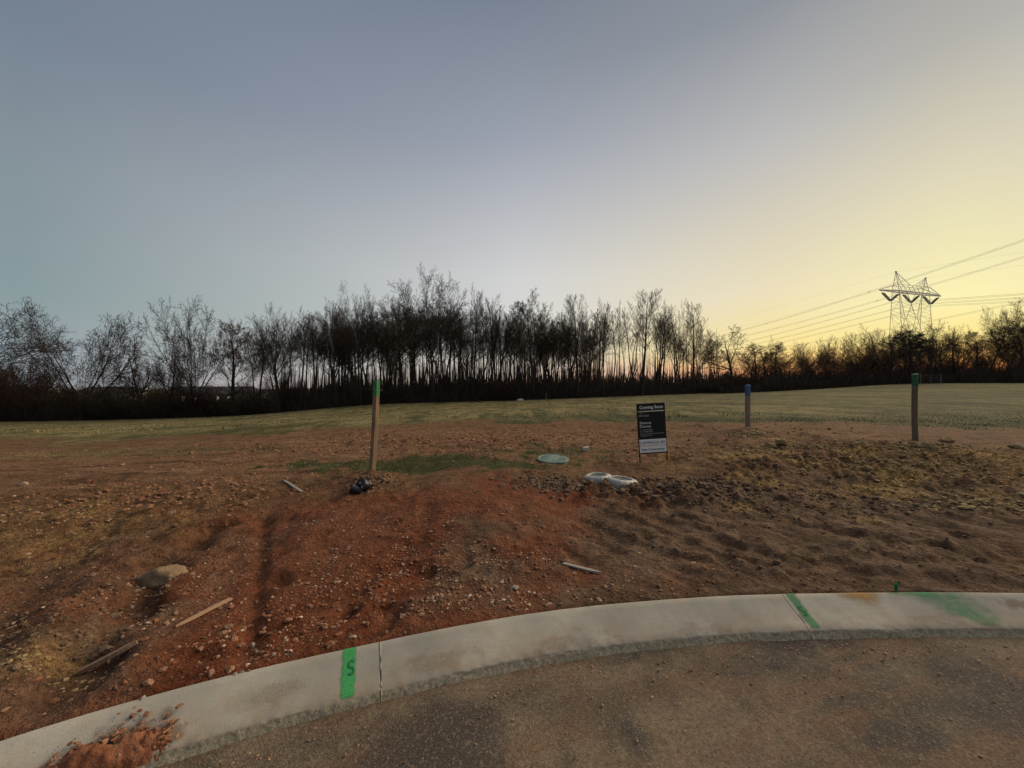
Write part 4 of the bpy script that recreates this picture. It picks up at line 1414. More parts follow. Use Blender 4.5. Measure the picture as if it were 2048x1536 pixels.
# ------------------------------------------------------------------ pylon and power lines
def bar(bm, a, b, w):
    a, b = Vector(a), Vector(b)
    d = b - a
    r = bmesh.ops.create_cube(bm, size=1)
    q = d.to_track_quat('Z', 'Y').to_matrix().to_4x4()
    bmesh.ops.transform(bm, matrix=Matrix.Translation((a + b) / 2) @ q @ Matrix.Diagonal((w, w, d.length, 1)), verts=r['verts'])


MATS['steel'] = simple('weathered_galvanised_steel', (.72, .66, .63), .12, 2, .6, .3)
MATS['insulator'] = simple('grey_insulator_discs', (.14, .12, .14), .2, 6, .5, .4)
MATS['cable'] = simple('aluminium_cable', (.16, .15, .13), .1, 3, .6, .3)

PY = 122.0
TOWER = Vector(((1822 - 1024) / FPX * PY, PY, 0))
TOWER.z = gz(TOWER.x, TOWER.y)
TW_ROT = math.atan2(9.5, 34)
_z = lambda v: EYE + (768 - v) / FPX * PY - TOWER.z


def build_pylon():
    root = empty('pylon', TOWER, (0, 0, TW_ROT))
    tag(root, 'steel lattice pylon with two peaks and a wide crossarm behind the right treeline', 'pylon')
    zc, zt, zw = _z(585), _z(578), _z(636)       # crossarm bottom and top chords, waist
    ha, hl = 14.2, 7.0
    dep = lambda z: 1.5 * (1 - z / zc) + .9
    bm = bmesh.new()
    W, w = .10, .042
    # four outer legs, vertical in the face view
    for sx in (-1, 1):
        for sy in (-1, 1):
            bar(bm, (sx * hl, sy * dep(0), -1), (sx * hl, sy * dep(zc), zc), W)
            # inner edges of the fork: crossarm to waist, then down and across to the opposite leg
            bar(bm, (sx * 3.6, sy * dep(zc), zc), (sx * .25, sy * dep(zw), zw), W)
            bar(bm, (sx * .25, sy * dep(zw), zw), (sx * 4.6, sy * dep(zw * .52), zw * .52), W * .8)
            bar(bm, (sx * 4.6, sy * dep(zw * .52), zw * .52), (sx * hl, sy * dep(zw * .25), zw * .25), W * .8)
            bar(bm, (sx * hl, sy * dep(zw * 1.1), zw * 1.1), (sx * 3.4, sy * dep(zw * .62), zw * .62), w)
            # face lacing
            n = 7
            for i in range(n):
                z0, z1 = zw + (zc - zw) * i / n, zw + (zc - zw) * (i + 1) / n
                xi0, xi1 = .25 + 3.35 * (i / n), .25 + 3.35 * ((i + 1) / n)
                bar(bm, (sx * hl, sy * dep(z0), z0), (sx * xi1, sy * dep(z1), z1), w)
                bar(bm, (sx * xi0, sy * dep(z0), z0), (sx * hl, sy * dep(z1), z1), w)
            m = 6
            for i in range(m):
                z0, z1 = zw * i / m, zw * (i + 1) / m
                bar(bm, (sx * hl, sy * dep(z0), z0), (sx * .3 * (i % 2), sy * dep(z1), z1), w)
                bar(bm, (sx * .3 * ((i + 1) % 2), sy * dep(z0), z0), (sx * hl, sy * dep(z1), z1), w)
        for i in range(9):
            z0, z1 = zc * i / 9, zc * (i + 1) / 9
            s = 1 if i % 2 else -1
            bar(bm, (sx * hl, s * dep(z0), z0), (sx * hl, -s * dep(z1), z1), w)
    for sy in (-1, 1):
        for z in (zw, zw * .52):
            bar(bm, (-hl, sy * dep(z), z), (hl, sy * dep(z), z), w)
    obj('tower_body', bm_mesh('tower_body', bm, MATS['steel']), root)
    bm = bmesh.new()
    for sy in (-1, 1):
        d = dep(zc) + .02
        bar(bm, (-ha, 0, zc - .1), (-hl, sy * d, zc), .24)
        bar(bm, (-hl, sy * d, zc), (hl, sy * d, zc - .2), .24)
        bar(bm, (hl, sy * d, zc - .2), (ha, 0, zc - .3), .24)
        bar(bm, (-ha, 0, zc), (-hl, sy * d, zt + .8), .09)
        bar(bm, (ha, 0, zc - .2), (hl, sy * d, zt + .8), .14)
        bar(bm, (-hl, sy * d, zt + .8), (hl, sy * d, zt + .8), .09)
        k = 14
        for i in range(k):
            x0, x1 = -hl + 2 * hl * i / k, -hl + 2 * hl * (i + 1) / k
            bar(bm, (x0, sy * d, zc if i % 2 else zt + .8), (x1, sy * d, zt + .8 if i % 2 else zc), .05)
    k = 16
    for i in range(k):
        x0, x1 = -ha * .95 + 1.9 * ha * i / k, -ha * .95 + 1.9 * ha * (i + 1) / k
        bar(bm, (x0, dep(zc) * max(0, 1 - max(0, abs(x0) - hl) / (ha - hl)), zc), (x1, -dep(zc) * max(0, 1 - max(0, abs(x1) - hl) / (ha - hl)), zc), .1)
    obj('crossarm', bm_mesh('crossarm', bm, MATS['steel']), root)
    for sx, vt in ((-1, 547), (1, 553)):
        bm = bmesh.new()
        ap = Vector((sx * 6.9, 0, _z(vt)))
        for sy in (-1, 1):
            bar(bm, (sx * hl, sy * dep(zc), zc), ap, .11)
            bar(bm, (sx * 1.9, sy * dep(zc), zt + .8), ap, .10)
            for q in (.3, .55, .78):
                a = Vector((sx * hl, sy * dep(zc), zc)).lerp(ap, q)
                b = Vector((sx * 1.9, sy * dep(zc), zt + .8)).lerp(ap, q)
                bar(bm, a, b, .05)
                b2 = Vector((sx * 1.9, sy * dep(zc), zt + .8)).lerp(ap, min(q + .2, .95))
                bar(bm, a, b2, .05)
        r = bmesh.ops.create_icosphere(bm, subdivisions=1, radius=.3)
        bmesh.ops.translate(bm, vec=ap, verts=r['verts'])
        obj('peak', bm_mesh('peak', bm, MATS['steel']), root)
    # V-strings of insulator discs
    for cx in (-9.3, 0, 9.3):
        low = Vector((cx, 0, _z(606)))
        for sx in (-1, 1):
            bm = bmesh.new()
            top = Vector((cx + sx * 4.3, 0, zc - .3))
            mid = top.lerp(low, .22)
            bar(bm, top, mid, .08)
            for off in (-.22, .22):
                a, b = mid + Vector((0, off, 0)), low + Vector((0, off, .1))
                n = 16
                d = (b - a)
                q = d.to_track_quat('Z', 'Y').to_matrix().to_4x4()
                for i in range(n):
                    p = a.lerp(b, (i + .5) / n)
                    bmesh.ops.create_cone(bm, cap_ends=True, segments=8, radius1=.2, radius2=.08, depth=d.length / n * .75, matrix=Matrix.Translation(p) @ q)
            obj('insulator_string', bm_mesh('insulator_string', bm, MATS['insulator']), root)
    return zc


build_pylon()
LDIR = Vector((-math.sin(TW_ROT), math.cos(TW_ROT), 0))


def cable_mesh(paths, r, spacers=()):
    tb = TB()
    for p in paths:
        tb.tube(p, [r] * len(p), 4)
    for a, b in spacers:
        tb.tube([a, b], [r * 2.2] * 2, 4)
    return np_mesh('power_line', np.array(tb.v), np.array(tb.f), MATS['cable'], True)


def span(a, b, sag, n=40, off=Vector((0, 0, 0))):
    out = []
    for i in range(n + 1):
        f = i / n
        p = a.lerp(b, f) + off
        p.z -= sag * 4 * f * (1 - f)
        out.append(tuple(p))
    return out


def build_lines():
    M = Matrix.Translation(TOWER) @ Matrix.Rotation(TW_ROT, 4, 'Z')
    names = ('left', 'middle', 'right')
    for cx, nm in zip((-9.3, 0, 9.3), names):
        p = M @ Vector((cx, 0, _z(606) - .25))
        far, near = p + LDIR * 380, p - LDIR * 330
        far.z -= 5.0
        near.z += 3.0
        paths = []
        for off in (Vector((.23, .05, 0)), Vector((-.23, -.05, -.35))):
            a = span(p, far, 12.5, 50, off)
            b = span(p, near, 12.0, 50, off)
            paths += [a, b]
        o = obj('power_line', cable_mesh(paths, .026))
        tag(o, 'power line cables hanging from the %s insulator of the pylon' % nm, 'power line', 'cables carried by the pylon')
    for sx, vt in ((-1, 547), (1, 553)):
        p = M @ Vector((sx * 6.9, 0, _z(vt)))
        far, near = p + LDIR * 380, p - LDIR * 330
        o = obj('power_line', cable_mesh([span(p, far, 9, 40), span(p, near, 8, 40)], .010))
        tag(o, 'hair-thin earth wire running over the %s pylon peak' % ('left' if sx < 0 else 'right'), 'power line', 'earth wires over the pylon')
    # the nearer parallel circuit: three bundles sweeping past the camera side of the pylon
    for (u0, v0, u1, v1, y1, lab) in ((2048, 478, 1500, 655, 72, 'uppermost bundled power line crossing the sky above the pylon'),
                                      (2048, 512, 1522, 663, 84, 'second bundled power line just under the uppermost one'),
                                      (2048, 601, 1612, 686, 100, 'lowest bundled power line leaving the frame behind the right trees')):
        k0, k1 = (u0 - 1024) / FPX, (u1 - 1024) / FPX
        s = LDIR.x / LDIR.y
        y2 = y1 * (k0 - s) / (k1 - s)
        P0 = Vector((k0 * y1, y1, EYE + (768 - v0) / FPX * y1))
        P1 = Vector((k1 * y2, y2, EYE + (768 - v1) / FPX * y2))
        d = P1 - P0
        # parabola through the two points with slight sag, extended both ways
        paths, sp = [], []
        for off in (Vector((.2, 0, .0)), Vector((-.2, 0, -.42))):
            pts = []
            for i in range(-14, 41):
                f = i / 16
                q = P0 + d * f + off
                q.z += 2.2 * f * (f - 1)
                if q.z > -3:
                    pts.append(tuple(q))
            paths.append(pts)
        for f in (.42, .9, 1.35):
            q = P0 + d * f
            q.z += 2.2 * f * (f - 1)
            sp.append((tuple(q + Vector((.2, 0, 0))), tuple(q + Vector((-.2, 0, -.42)))))
        tag(obj('power_line', cable_mesh(paths, .024, sp)), lab, 'power line', 'nearer power lines passing the pylon')


build_lines()


# ------------------------------------------------------------------ marker posts
def wood_mat(name, c, var=.3):
    m = Mat(name, .85, .2)
    g = m.noise(6, 5, .65, (9, 9, .6))
    b = m.noise(3, 4, .6)
    col = m.mix(m.ramp(g, [(.3, 0.), (.7, 1.)]), tuple(v * (1 - var) for v in c), tuple(v * (1 + var) for v in c))
    col = m.mix(m.ramp(b, [(.5, 0.), (.75, .5)]), col, tuple(v * .5 for v in c))
    m.color(col)
    m.bump(g, .5, .004)
    return m.m


MATS['timber'] = wood_mat('rough_timber', (.22, .145, .085), .4)
MATS['timber_grey'] = wood_mat('weathered_timber', (.20, .16, .115))
MATS['timber_round'] = wood_mat('round_post_timber', (.135, .108, .072))
MATS['green_top'] = simple('green_paint_on_timber', (.045, .17, .06), .4, 25, .7, .25, .004)
MATS['green_top_dull'] = simple('dull_green_paint_on_timber', (.028, .11, .05), .4, 25, .7, .25, .004)
MATS['blue_top'] = simple('blue_paint_on_timber', (.045, .10, .20), .35, 25, .7, .25, .004)


def post(u, v_base, v_top, Y, width, paint_v, mat, paint, name, label, bend=(), rot=.7, rnd=False):
    """timber post: swept square or round section with a painted head"""
    x = (u - 1024) / FPX * Y
    z0 = gz(x, Y)
    h = EYE + (768 - v_top) / FPX * Y - z0
    hp = EYE + (768 - paint_v) / FPX * Y - z0
    root = empty(name, (x, Y, z0))
    R = random.Random(int(u))

    def axis(z):
        f = z / h
        return (sum(b * math.sin(math.pi * f * (i + 1) / 2) for i, b in enumerate(bend)) if bend else 0, .012 * math.sin(3 * f))

    def sect(bm, z0_, z1_, grow, cap):
        n = 12 if rnd else 4
        zs = np.linspace(z0_, z1_, 14)
        rings = []
        for z in zs:
            ax, ay = axis(max(z, 0))
            ring = []
            for k in range(n if rnd else 8):
                if rnd:
                    a = 2 * math.pi * k / n
                    r = width / 2 * (1 + .05 * math.sin(3 * a + z * 4)) + grow
                    ring.append(bm.verts.new((ax + r * math.cos(a), ay + r * math.sin(a), z)))
                else:
                    hw, c = width / 2 + grow, .008
                    pts = [(hw, hw - c), (hw - c, hw), (-hw + c, hw), (-hw, hw - c), (-hw, -hw + c), (-hw + c, -hw), (hw - c, -hw), (hw, -hw + c)]
                    px, py = pts[k]
                    tw = rot + .12 * z
                    ring.append(bm.verts.new((ax + px * math.cos(tw) - py * math.sin(tw), ay + px * math.sin(tw) + py * math.cos(tw), z)))
            rings.append(ring)
        for a, b in zip(rings[:-1], rings[1:]):
            m = len(a)
            for k in range(m):
                bm.faces.new((a[k], a[(k + 1) % m], b[(k + 1) % m], b[k]))
        if cap:
            top = rings[-1]
            for vv in top:
                vv.co.z += .012 * (vv.co.x - axis(h)[0]) / width
            bm.faces.new(top)
        return bm
    obj('shaft', bm_mesh('shaft', sect(bmesh.new(), -.25, hp + .004, 0, False), mat, rnd), root)
    obj('painted_head', bm_mesh('painted_head', sect(bmesh.new(), hp, h, .0015, True), paint, rnd), root)
    return tag(root, label, 'post')


P1 = post(744, 940, 760, 5.8, .076, 791, MATS['timber'], MATS['green_top'], 'marker_post', 'leaning square timber post with a green painted top, nearest of the three posts', bend=(.03, 0.0), rot=.95)
P1.rotation_euler = (0, math.radians(1.5), 0)
bm = bmesh.new()
bar(bm, (.05, 0, 1.24), (.13, -.03, 1.26), .004)
bar(bm, (-.06, 0, 1.36), (-.075, -.02, 1.39), .004)
obj('nail', bm_mesh('nail', bm, MATS['steel']), P1)
post(1496, 858, 770, 8.5, .080, 791, MATS['timber_grey'], MATS['blue_top'], 'marker_post', 'short timber post with a blue painted top', rot=.2)
post(1831, 882, 748, 7.0, .086, 772, MATS['timber_round'], MATS['green_top_dull'], 'marker_post', 'round timber post with a green painted top at the right', bend=(-.006,), rnd=True)


# ------------------------------------------------------------------ for-sale sign
MATS['sign_black'] = simple('black_sign_panel', (.008, .0085, .010), .2, 10, .45, .3)
MATS['sign_white'] = simple('white_sign_panel', (.80, .80, .78), .04, 10, .5, .3)
MATS['frame_black'] = simple('black_powder_coat', (.010, .009, .009), .2, 30, .5, .35)
MATS['ink_white'] = simple('white_lettering', (.80, .80, .78), .03, 10, .6)
MATS['ink_dim'] = simple('grey_white_lettering', (.42, .42, .42), .03, 10, .6)
MATS['ink_black'] = simple('black_lettering', (.02, .02, .02), .1, 10, .6)


def text_mesh(s, size, mat, bold=0, xs=1, spacing=1):
    cu = bpy.data.curves.new('lettering', 'FONT')
    cu.body = s
    cu.size = size
    cu.space_character = spacing
    cu.offset = bold
    cu.extrude = .0006
    cu.resolution_u = 3
    o = bpy.data.objects.new('lettering_source', cu)
    COL.objects.link(o)
    dg = bpy.context.evaluated_depsgraph_get()
    dg.update()
    me = bpy.data.meshes.new_from_object(o.evaluated_get(dg))
    bpy.data.objects.remove(o)
    me.materials.clear()
    me.materials.append(mat)
    for v in me.vertices:
        v.co.x *= xs
    return me


def build_sign():
    Y = 6.6
    k = Y / FPX
    x0 = (1307.5 - 1024) * k
    zb = gz(x0, Y)
    root = tag(empty('for_sale_sign', (x0, Y, zb), (0, math.radians(-3.4), math.radians(2))), 'black and white real estate sign on a thin black metal frame', 'sign')
    H = EYE + (768 - 806) * k - zb
    W = 57 * k
    hw = W / 2
    bm = bmesh.new()
    for sx in (-1, 1):
        box_bm(bm, (sx * (hw - .008), 0, H / 2 - .15), (.016, .016, H + .3))
    zs = [H - .008, H - .113, H - .113 - .005, .0]
    pz = lambda px: H - px * k      # pixels below the top edge
    for p in (1, 84.5, 98, 100):
        if p != 84.5:
            box_bm(bm, (0, 0, pz(p)), (W - .034, .014, .014))
    obj('frame', bm_mesh('frame', bm, MATS['frame_black']), root)

    def panel(name, p0, p1, mat, dy=0, inset=.012):
        bm = bmesh.new()
        box_bm(bm, (0, -.012 + dy, (pz(p0) + pz(p1)) / 2), (W - 2 * inset, .006, pz(p0) - pz(p1)), bevel=.0015)
        return obj(name, bm_mesh(name, bm, mat), root)
    a = panel('rider_panel', 0, 14.6, MATS['sign_black'], 0, 0)
    b = panel('main_panel', 17, 71.5, MATS['sign_black'], 0, .003)
    d = panel('name_panel', 71.8, 84.2, MATS['sign_white'], 0, .012)
    e = panel('rider_panel', 86, 98, MATS['sign_white'], 0, .012)
    a['label'], d['label'], e['label'] = 'black top rider lettered in white', 'white panel lettered in thin black capitals', 'white bottom rider lettered in black'
    bm = bmesh.new()
    box_bm(bm, (.0, -.0125, pz(15.8)), (W - .05, .004, .008))
    obj('divider_strip', bm_mesh('divider_strip', bm, MATS['ink_dim']), root)
    for sx, q in ((-.37, 19), (.38, 18)):
        bm = bmesh.new()
        bmesh.ops.create_uvsphere(bm, u_segments=8, v_segments=6, radius=.007)
        obj('bolt', bm_mesh('bolt', bm, MATS['ink_dim'], True), root, (sx * W, -.017, pz(q)))

    def text(parent, s, left_px, base_px, width_px, height_px, mat, bold=0, spacing=1):
        me = text_mesh(s, height_px * k * 1.42, mat, bold, 1, spacing)
        xs = [v.co.x for v in me.vertices]
        f = width_px * k / (max(xs) - min(xs))
        mn = min(xs)
        for v in me.vertices:
            v.co.x = (v.co.x - mn) * f
        o = obj('lettering', me, parent, (-hw + left_px * k, -.0165, pz(base_px)))
        o.rotation_euler = (math.radians(90), 0, 0)
        return o
    text(a, 'Coming Soon', 5.5, 10.6, 47, 6.2, MATS['ink_white'], .0012)
    text(b, 'FOR SALE', 3.2, 26, 20, 3.6, MATS['ink_dim'], .0003)
    text(b, 'Shanna', 4.2, 41, 23, 5.2, MATS['ink_white'])
    text(b, 'Dennis', 4.2, 48, 22, 5.2, MATS['ink_white'])
    text(b, 'M: 410.249.0001', 4, 53.6, 25, 2.5, MATS['ink_dim'])
    text(b, 'O: 410.886.7000', 4, 57.4, 25, 2.5, MATS['ink_dim'])
    text(b, 'shanna.dennis@compass.com', 4, 61.4, 48, 2.4, MATS['ink_dim'])
    text(b, 'compass.com', 4, 65.2, 23, 2.4, MATS['ink_dim'])
    text(d, 'COMPASS RE', 2.3, 81.3, 51, 5.6, MATS['ink_black'], 0, 1.1)
    slash = bmesh.new()
    bar(slash, (-hw + 9.1 * k, -.0168, pz(81.1)), (-hw + 12.2 * k, -.0168, pz(76.2)), .004)
    obj('lettering', bm_mesh('lettering', slash, MATS['ink_black']), d)
    text(e, 'New Construction', 5.2, 94.2, 46, 5.2, MATS['ink_black'], .0004)


build_sign()


# ------------------------------------------------------------------ utility lid, meter boxes, pipe cap
MATS['lid_green'] = simple('pale_green_plastic', (.15, .205, .165), .25, 14, .6, .35, .004)
MATS['box_white'] = simple('dusty_white_plastic', (.40, .385, .345), .18, 12, .55, .35)
MATS['box_dark'] = simple('dark_meter_lid', (.11, .125, .10), .3, 20, .7, .3, .004)
MATS['pipe_black'] = simple('black_plastic', (.008, .008, .010), .2, 20, .4, .45)
MATS['pipe_mark'] = simple('pale_sticker', (.34, .30, .26), .1, 20)


def lathe(bm, prof, n=40, closed=True, squash=None):
    rings = []
    for r, z in prof:
        ring = []
        for k in range(n):
            a = 2 * math.pi * k / n
            q = squash(a) if squash else 1
            ring.append(bm.verts.new((r * q * math.cos(a), r * q * math.sin(a), z)))
        rings.append(ring)
    for a, b in zip(rings[:-1], rings[1:]):
        for k in range(n):
            bm.faces.new((a[k], a[(k + 1) % n], b[(k + 1) % n], b[k]))
    if closed:
        bm.faces.new(rings[-1])
        bm.faces.new(rings[0][::-1])
    return bm


def build_utilities():
    p = ray_ground(1106, 922)
    k = p.y / FPX
    R = 31 * k
    root = tag(empty('utility_lid', (p.x, p.y, p.z + .02), (math.radians(5), math.radians(-1.5), .3)), 'large round pale green plastic lid lying in the grass', 'utility lid')
    bm = lathe(bmesh.new(), [(R * .93, -.10), (R * .93, .004), (R * .985, .004), (R, .008), (R, .022), (R * .985, .027), (R * .94, .028), (R * .92, .024), (R * .3, .027)], 48)
    obj('cover', bm_mesh('cover', bm, MATS['lid_green']), root)
    for i in range(20):
        a = 2 * math.pi * i / 20
        bm = bmesh.new()
        box_bm(bm, (R * .62 * math.cos(a), R * .62 * math.sin(a), .0265), (R * .42, .011, .007), Matrix.Rotation(a, 3, 'Z') if False else None, .002)
        bmesh.ops.rotate(bm, cent=(R * .62 * math.cos(a), R * .62 * math.sin(a), .0265), matrix=Matrix.Rotation(a, 3, 'Z'), verts=bm.verts)
        obj('rib', bm_mesh('rib', bm, MATS['lid_green']), root)
    for i in range(3):
        a = .5 + 2 * math.pi * i / 3
        bm = bmesh.new()
        bmesh.ops.create_cone(bm, cap_ends=True, segments=8, radius1=.012, radius2=.01, depth=.012)
        obj('bolt', bm_mesh('bolt', bm, MATS['box_dark']), root, (R * .955 * math.cos(a), R * .955 * math.sin(a), .031))

    for (u, v, w, lab, rz, tilt) in ((1196, 966, 56, 'left of two half-buried white plastic meter boxes', .1, (-2, -3)), (1242, 972, 64, 'right of two half-buried white plastic meter boxes', -.3, (-3, 4))):
        Y = 5.35 if u < 1220 else 5.2
        x = (u - 1024) / FPX * Y
        zt = EYE - ((948 if u < 1220 else 955) - 768) / FPX * Y
        R = w / 2 / FPX * Y
        root = tag(empty('meter_box', (x, Y, zt - .085), (math.radians(tilt[0]), math.radians(tilt[1]), rz)), lab, 'meter box', 'pair of white meter boxes')
        oct_ = lambda a: 1 + .045 * math.cos(4 * a)
        bm = lathe(bmesh.new(), [(R * 1.0, -.12), (R * 1.02, .02), (R * .98, .045), (R * .90, .066), (R * .80, .076), (R * .66, .078), (R * .635, .073), (R * .63, .05), (R * .62, .02)], 16, False, oct_)
        obj('collar', bm_mesh('collar', bm, MATS['box_white'], False), root)
        bm = lathe(bmesh.new(), [(R * .625, .03), (R * .625, .052), (R * .55, .057), (R * .2, .057)], 32)
        lid = obj('meter_lid', bm_mesh('meter_lid', bm, MATS['box_dark']), root)
        bm = bmesh.new()
        box_bm(bm, (R * .1, 0, .060), (R * .3, R * .2, .008), None, .002)
        obj('flap', bm_mesh('flap', bm, MATS['box_dark']), lid)
        for a in (-1.9, -.4):
            bm = bmesh.new()
            box_bm(bm, (0, 0, 0), (.012, .02, .10), None, .003)
            o = obj('seam_rib', bm_mesh('seam_rib', bm, MATS['box_white']), root, (R * .97 * math.cos(a), R * .97 * math.sin(a), .01))
            o.rotation_euler = (0, 0, a)

    # black pipe end
    p = ray_ground(720, 984)
    k = p.y / FPX
    root = tag(empty('pipe_fitting', (p.x, p.y, p.z)), 'black plastic pipe fitting lying at the foot of the leaning post', 'pipe')

    def pipe(name, r, ln, loc, rot, sub=True):
        bm = lathe(bmesh.new(), [(r * .86, ln * .45), (r * .86, -ln * .5), (r, -ln * .5), (r, -ln * .35), (r * 1.08, -ln * .34), (r * 1.08, -ln * .2), (r, -ln * .19), (r, ln * .2), (r * 1.1, ln * .21), (r * 1.1, ln * .5), (r * .86, ln * .5)], 24, False)
        o = obj(name, bm_mesh(name, bm, MATS['pipe_black'], False), root, loc)
        o.rotation_euler = rot
        bm = bmesh.new()
        bmesh.ops.create_cone(bm, cap_ends=True, segments=24, radius1=r * .85, radius2=r * .85, depth=.01)
        obj('end_cap', bm_mesh('end_cap', bm, MATS['pipe_black']), o, (0, 0, ln * .4))
        return o
    a = pipe('pipe_end', 10.5 * k, .12, (6 * k, .03, 13 * k), (math.radians(72), 0, math.radians(-20)))
    b = pipe('pipe_end', 8.5 * k, .13, (-6 * k, -.03, 6 * k), (math.radians(62), math.radians(-20), math.radians(-55)))
    for o, (sx, sy) in ((a, (-.3, .35)), (a, (.45, -.5)), (b, (-.1, .3))):
        bm = bmesh.new()
        box_bm(bm, (0, 0, 0), (.028, .022, .004), None, .001)
        q = obj('sticker', bm_mesh('sticker', bm, MATS['pipe_mark']), o, (sx * 9 * k, sy * 9 * k, .0565))


build_utilities()


# ------------------------------------------------------------------ stakes, laths
def lath(u0, v0, u1, v1, w, th, mat, label, name='wooden_stake', point=True, lift=.012):
    a, b = ray_ground(u0, v0), ray_ground(u1, v1)
    a.z += lift
    b.z += lift
    d = b - a
    L = d.length
    bm = bmesh.new()
    n = 9
    rings = []
    for i in range(n):
        f = i / (n - 1)
        q = 1.0 if not point or f < .8 else 1 - (f - .8) / .2 * .85
        hw, ht = w / 2 * q, th / 2
        wob = .003 * math.sin(5 * f + u0)
        rings.append([bm.verts.new((f * L, y + wob, z)) for y, z in ((-hw, -ht), (hw, -ht), (hw, ht), (-hw, ht))])
    for p, q in zip(rings[:-1], rings[1:]):
        for k in range(4):
            bm.faces.new((p[k], p[(k + 1) % 4], q[(k + 1) % 4], q[k]))
    bm.faces.new(rings[0][::-1])
    bm.faces.new(rings[-1])
    bmesh.ops.bevel(bm, geom=[e for e in bm.edges], offset=.0018, segments=1, affect='EDGES')
    bmesh.ops.recalc_face_normals(bm, faces=bm.faces)
    o = obj(name, bm_mesh(name, bm, mat))
    o.location = a
    o.rotation_euler = d.to_track_quat('X', 'Z').to_euler()
    return tag(o, label, 'stake', 'broken wooden stakes lying on the dirt')


MATS['lath'] = wood_mat('pale_lath', (.34, .23, .15), .22)
MATS['lath_grey'] = wood_mat('greyed_lath', (.30, .265, .215), .2)
MATS['lath_red'] = wood_mat('dirt_stained_lath', (.34, .205, .125), .25)
lath(1126, 1131, 1204, 1150, .034, .012, MATS['lath_grey'], 'grey wooden stake lying on the dirt above the middle of the kerb')
lath(160, 1350, 274, 1290, .036, .024, MATS['lath_red'], 'reddish wooden stake lying nearest the bottom left corner')
lath(462, 1201, 350, 1257, .032, .014, MATS['lath_red'], 'thin wooden stake lying between the boulder and the kerb')
lath(604, 985, 566, 962, .04, .014, MATS['lath_grey'], 'pale lath lying left of the black pipe fitting')
# upright thin stake right of the sign
p = ray_ground(1352, 948)
root = tag(empty('survey_stake', p), 'thin upright tan survey stake just right of the sign', 'stake')
bm = bmesh.new()
box_bm(bm, (0, 0, .17), (.014, .012, .40), Matrix.Rotation(math.radians(-3), 3, 'Y'), .002)
obj('stick', bm_mesh('stick', bm, MATS['lath']), root)


# ------------------------------------------------------------------ stones
def stone_mesh(seed, sub=3, rough=.22, flat=.6, long=1.3):
    r = random.Random(seed)
    bm = bmesh.new()
    bmesh.ops.create_icosphere(bm, subdivisions=sub, radius=1)
    from mathutils import noise as mn
    off = Vector((seed * 3.1, seed * 1.7, seed * .9))
    cuts = [(Vector((r.gauss(0, 1), r.gauss(0, 1), r.gauss(0, .8))).normalized(), r.uniform(.45, .8)) for _ in range(10)]
    for v in bm.verts:
        p = v.co.copy()
        for n, d in cuts:
            q = p.dot(n)
            if q > d:
                p -= n * (q - d) * .9
        p *= 1 + rough * mn.noise(p * 1.6 + off) + rough * .35 * mn.noise(p * 5 + off)
        v.co = Vector((p.x * long, p.y, p.z * flat))
    return bm


def stone_material(name, a, b, c):
    m = Mat(name, .85, .25)
    n1, n2 = m.noise(3, 5, .65), m.noise(24, 4, .7)
    col = m.mix(m.ramp(n1, [(.3, 0.), (.7, 1.)]), a, b)
    col = m.mix(m.ramp(n2, [(.5, 0.), (.72, .6)]), col, c)
    m.color(col)
    m.bump(m.math('ADD', n1, m.math('MULTIPLY', n2, .4)), .6, .05)
    return m.m


MATS['boulder'] = stone_material('tan_boulder', (.24, .155, .08), (.42, .295, .165), (.15, .085, .05))
MATS['stone_pale'] = stone_material('pale_quartz', (.40, .30, .22), (.58, .48, .38), (.30, .17, .11))
MATS['stone_brown'] = stone_material('brown_fieldstone', (.20, .125, .075), (.33, .22, .14), (.16, .08, .045))
MATS['stone_grey'] = stone_material('grey_stone', (.16, .15, .15), (.30, .29, .28), (.12, .10, .09))
MATS['block'] = simple('pale_concrete_block', (.50, .43, .36), .15, 30, .9, .2, .004)
STONES = {}
MATS['stone_yellow'] = stone_material('yellow_clay_lump', (.20, .13, .06), (.42, .30, .14), (.14, .085, .04))
for mk in ('stone_pale', 'stone_brown', 'stone_grey', 'stone_yellow'):
    STONES[mk] = [bm_mesh('stone', stone_mesh(40 + i + len(mk), 2, .42, .62, 1.25), MATS[mk], False) for i in range(4)]
p = ray_ground(302, 1170)
k = p.y / FPX
o = obj('boulder', bm_mesh('boulder', stone_mesh(4, 4, .34, .55, 1.35), MATS['boulder'], True))
o.location = (p.x, p.y + .06, p.z - .005)
o.scale = (47 * k, 38 * k, 52 * k)
o.rotation_euler = (.15, -.1, -.35)
tag(o, 'large tan boulder half buried in the dirt at left', 'boulder')

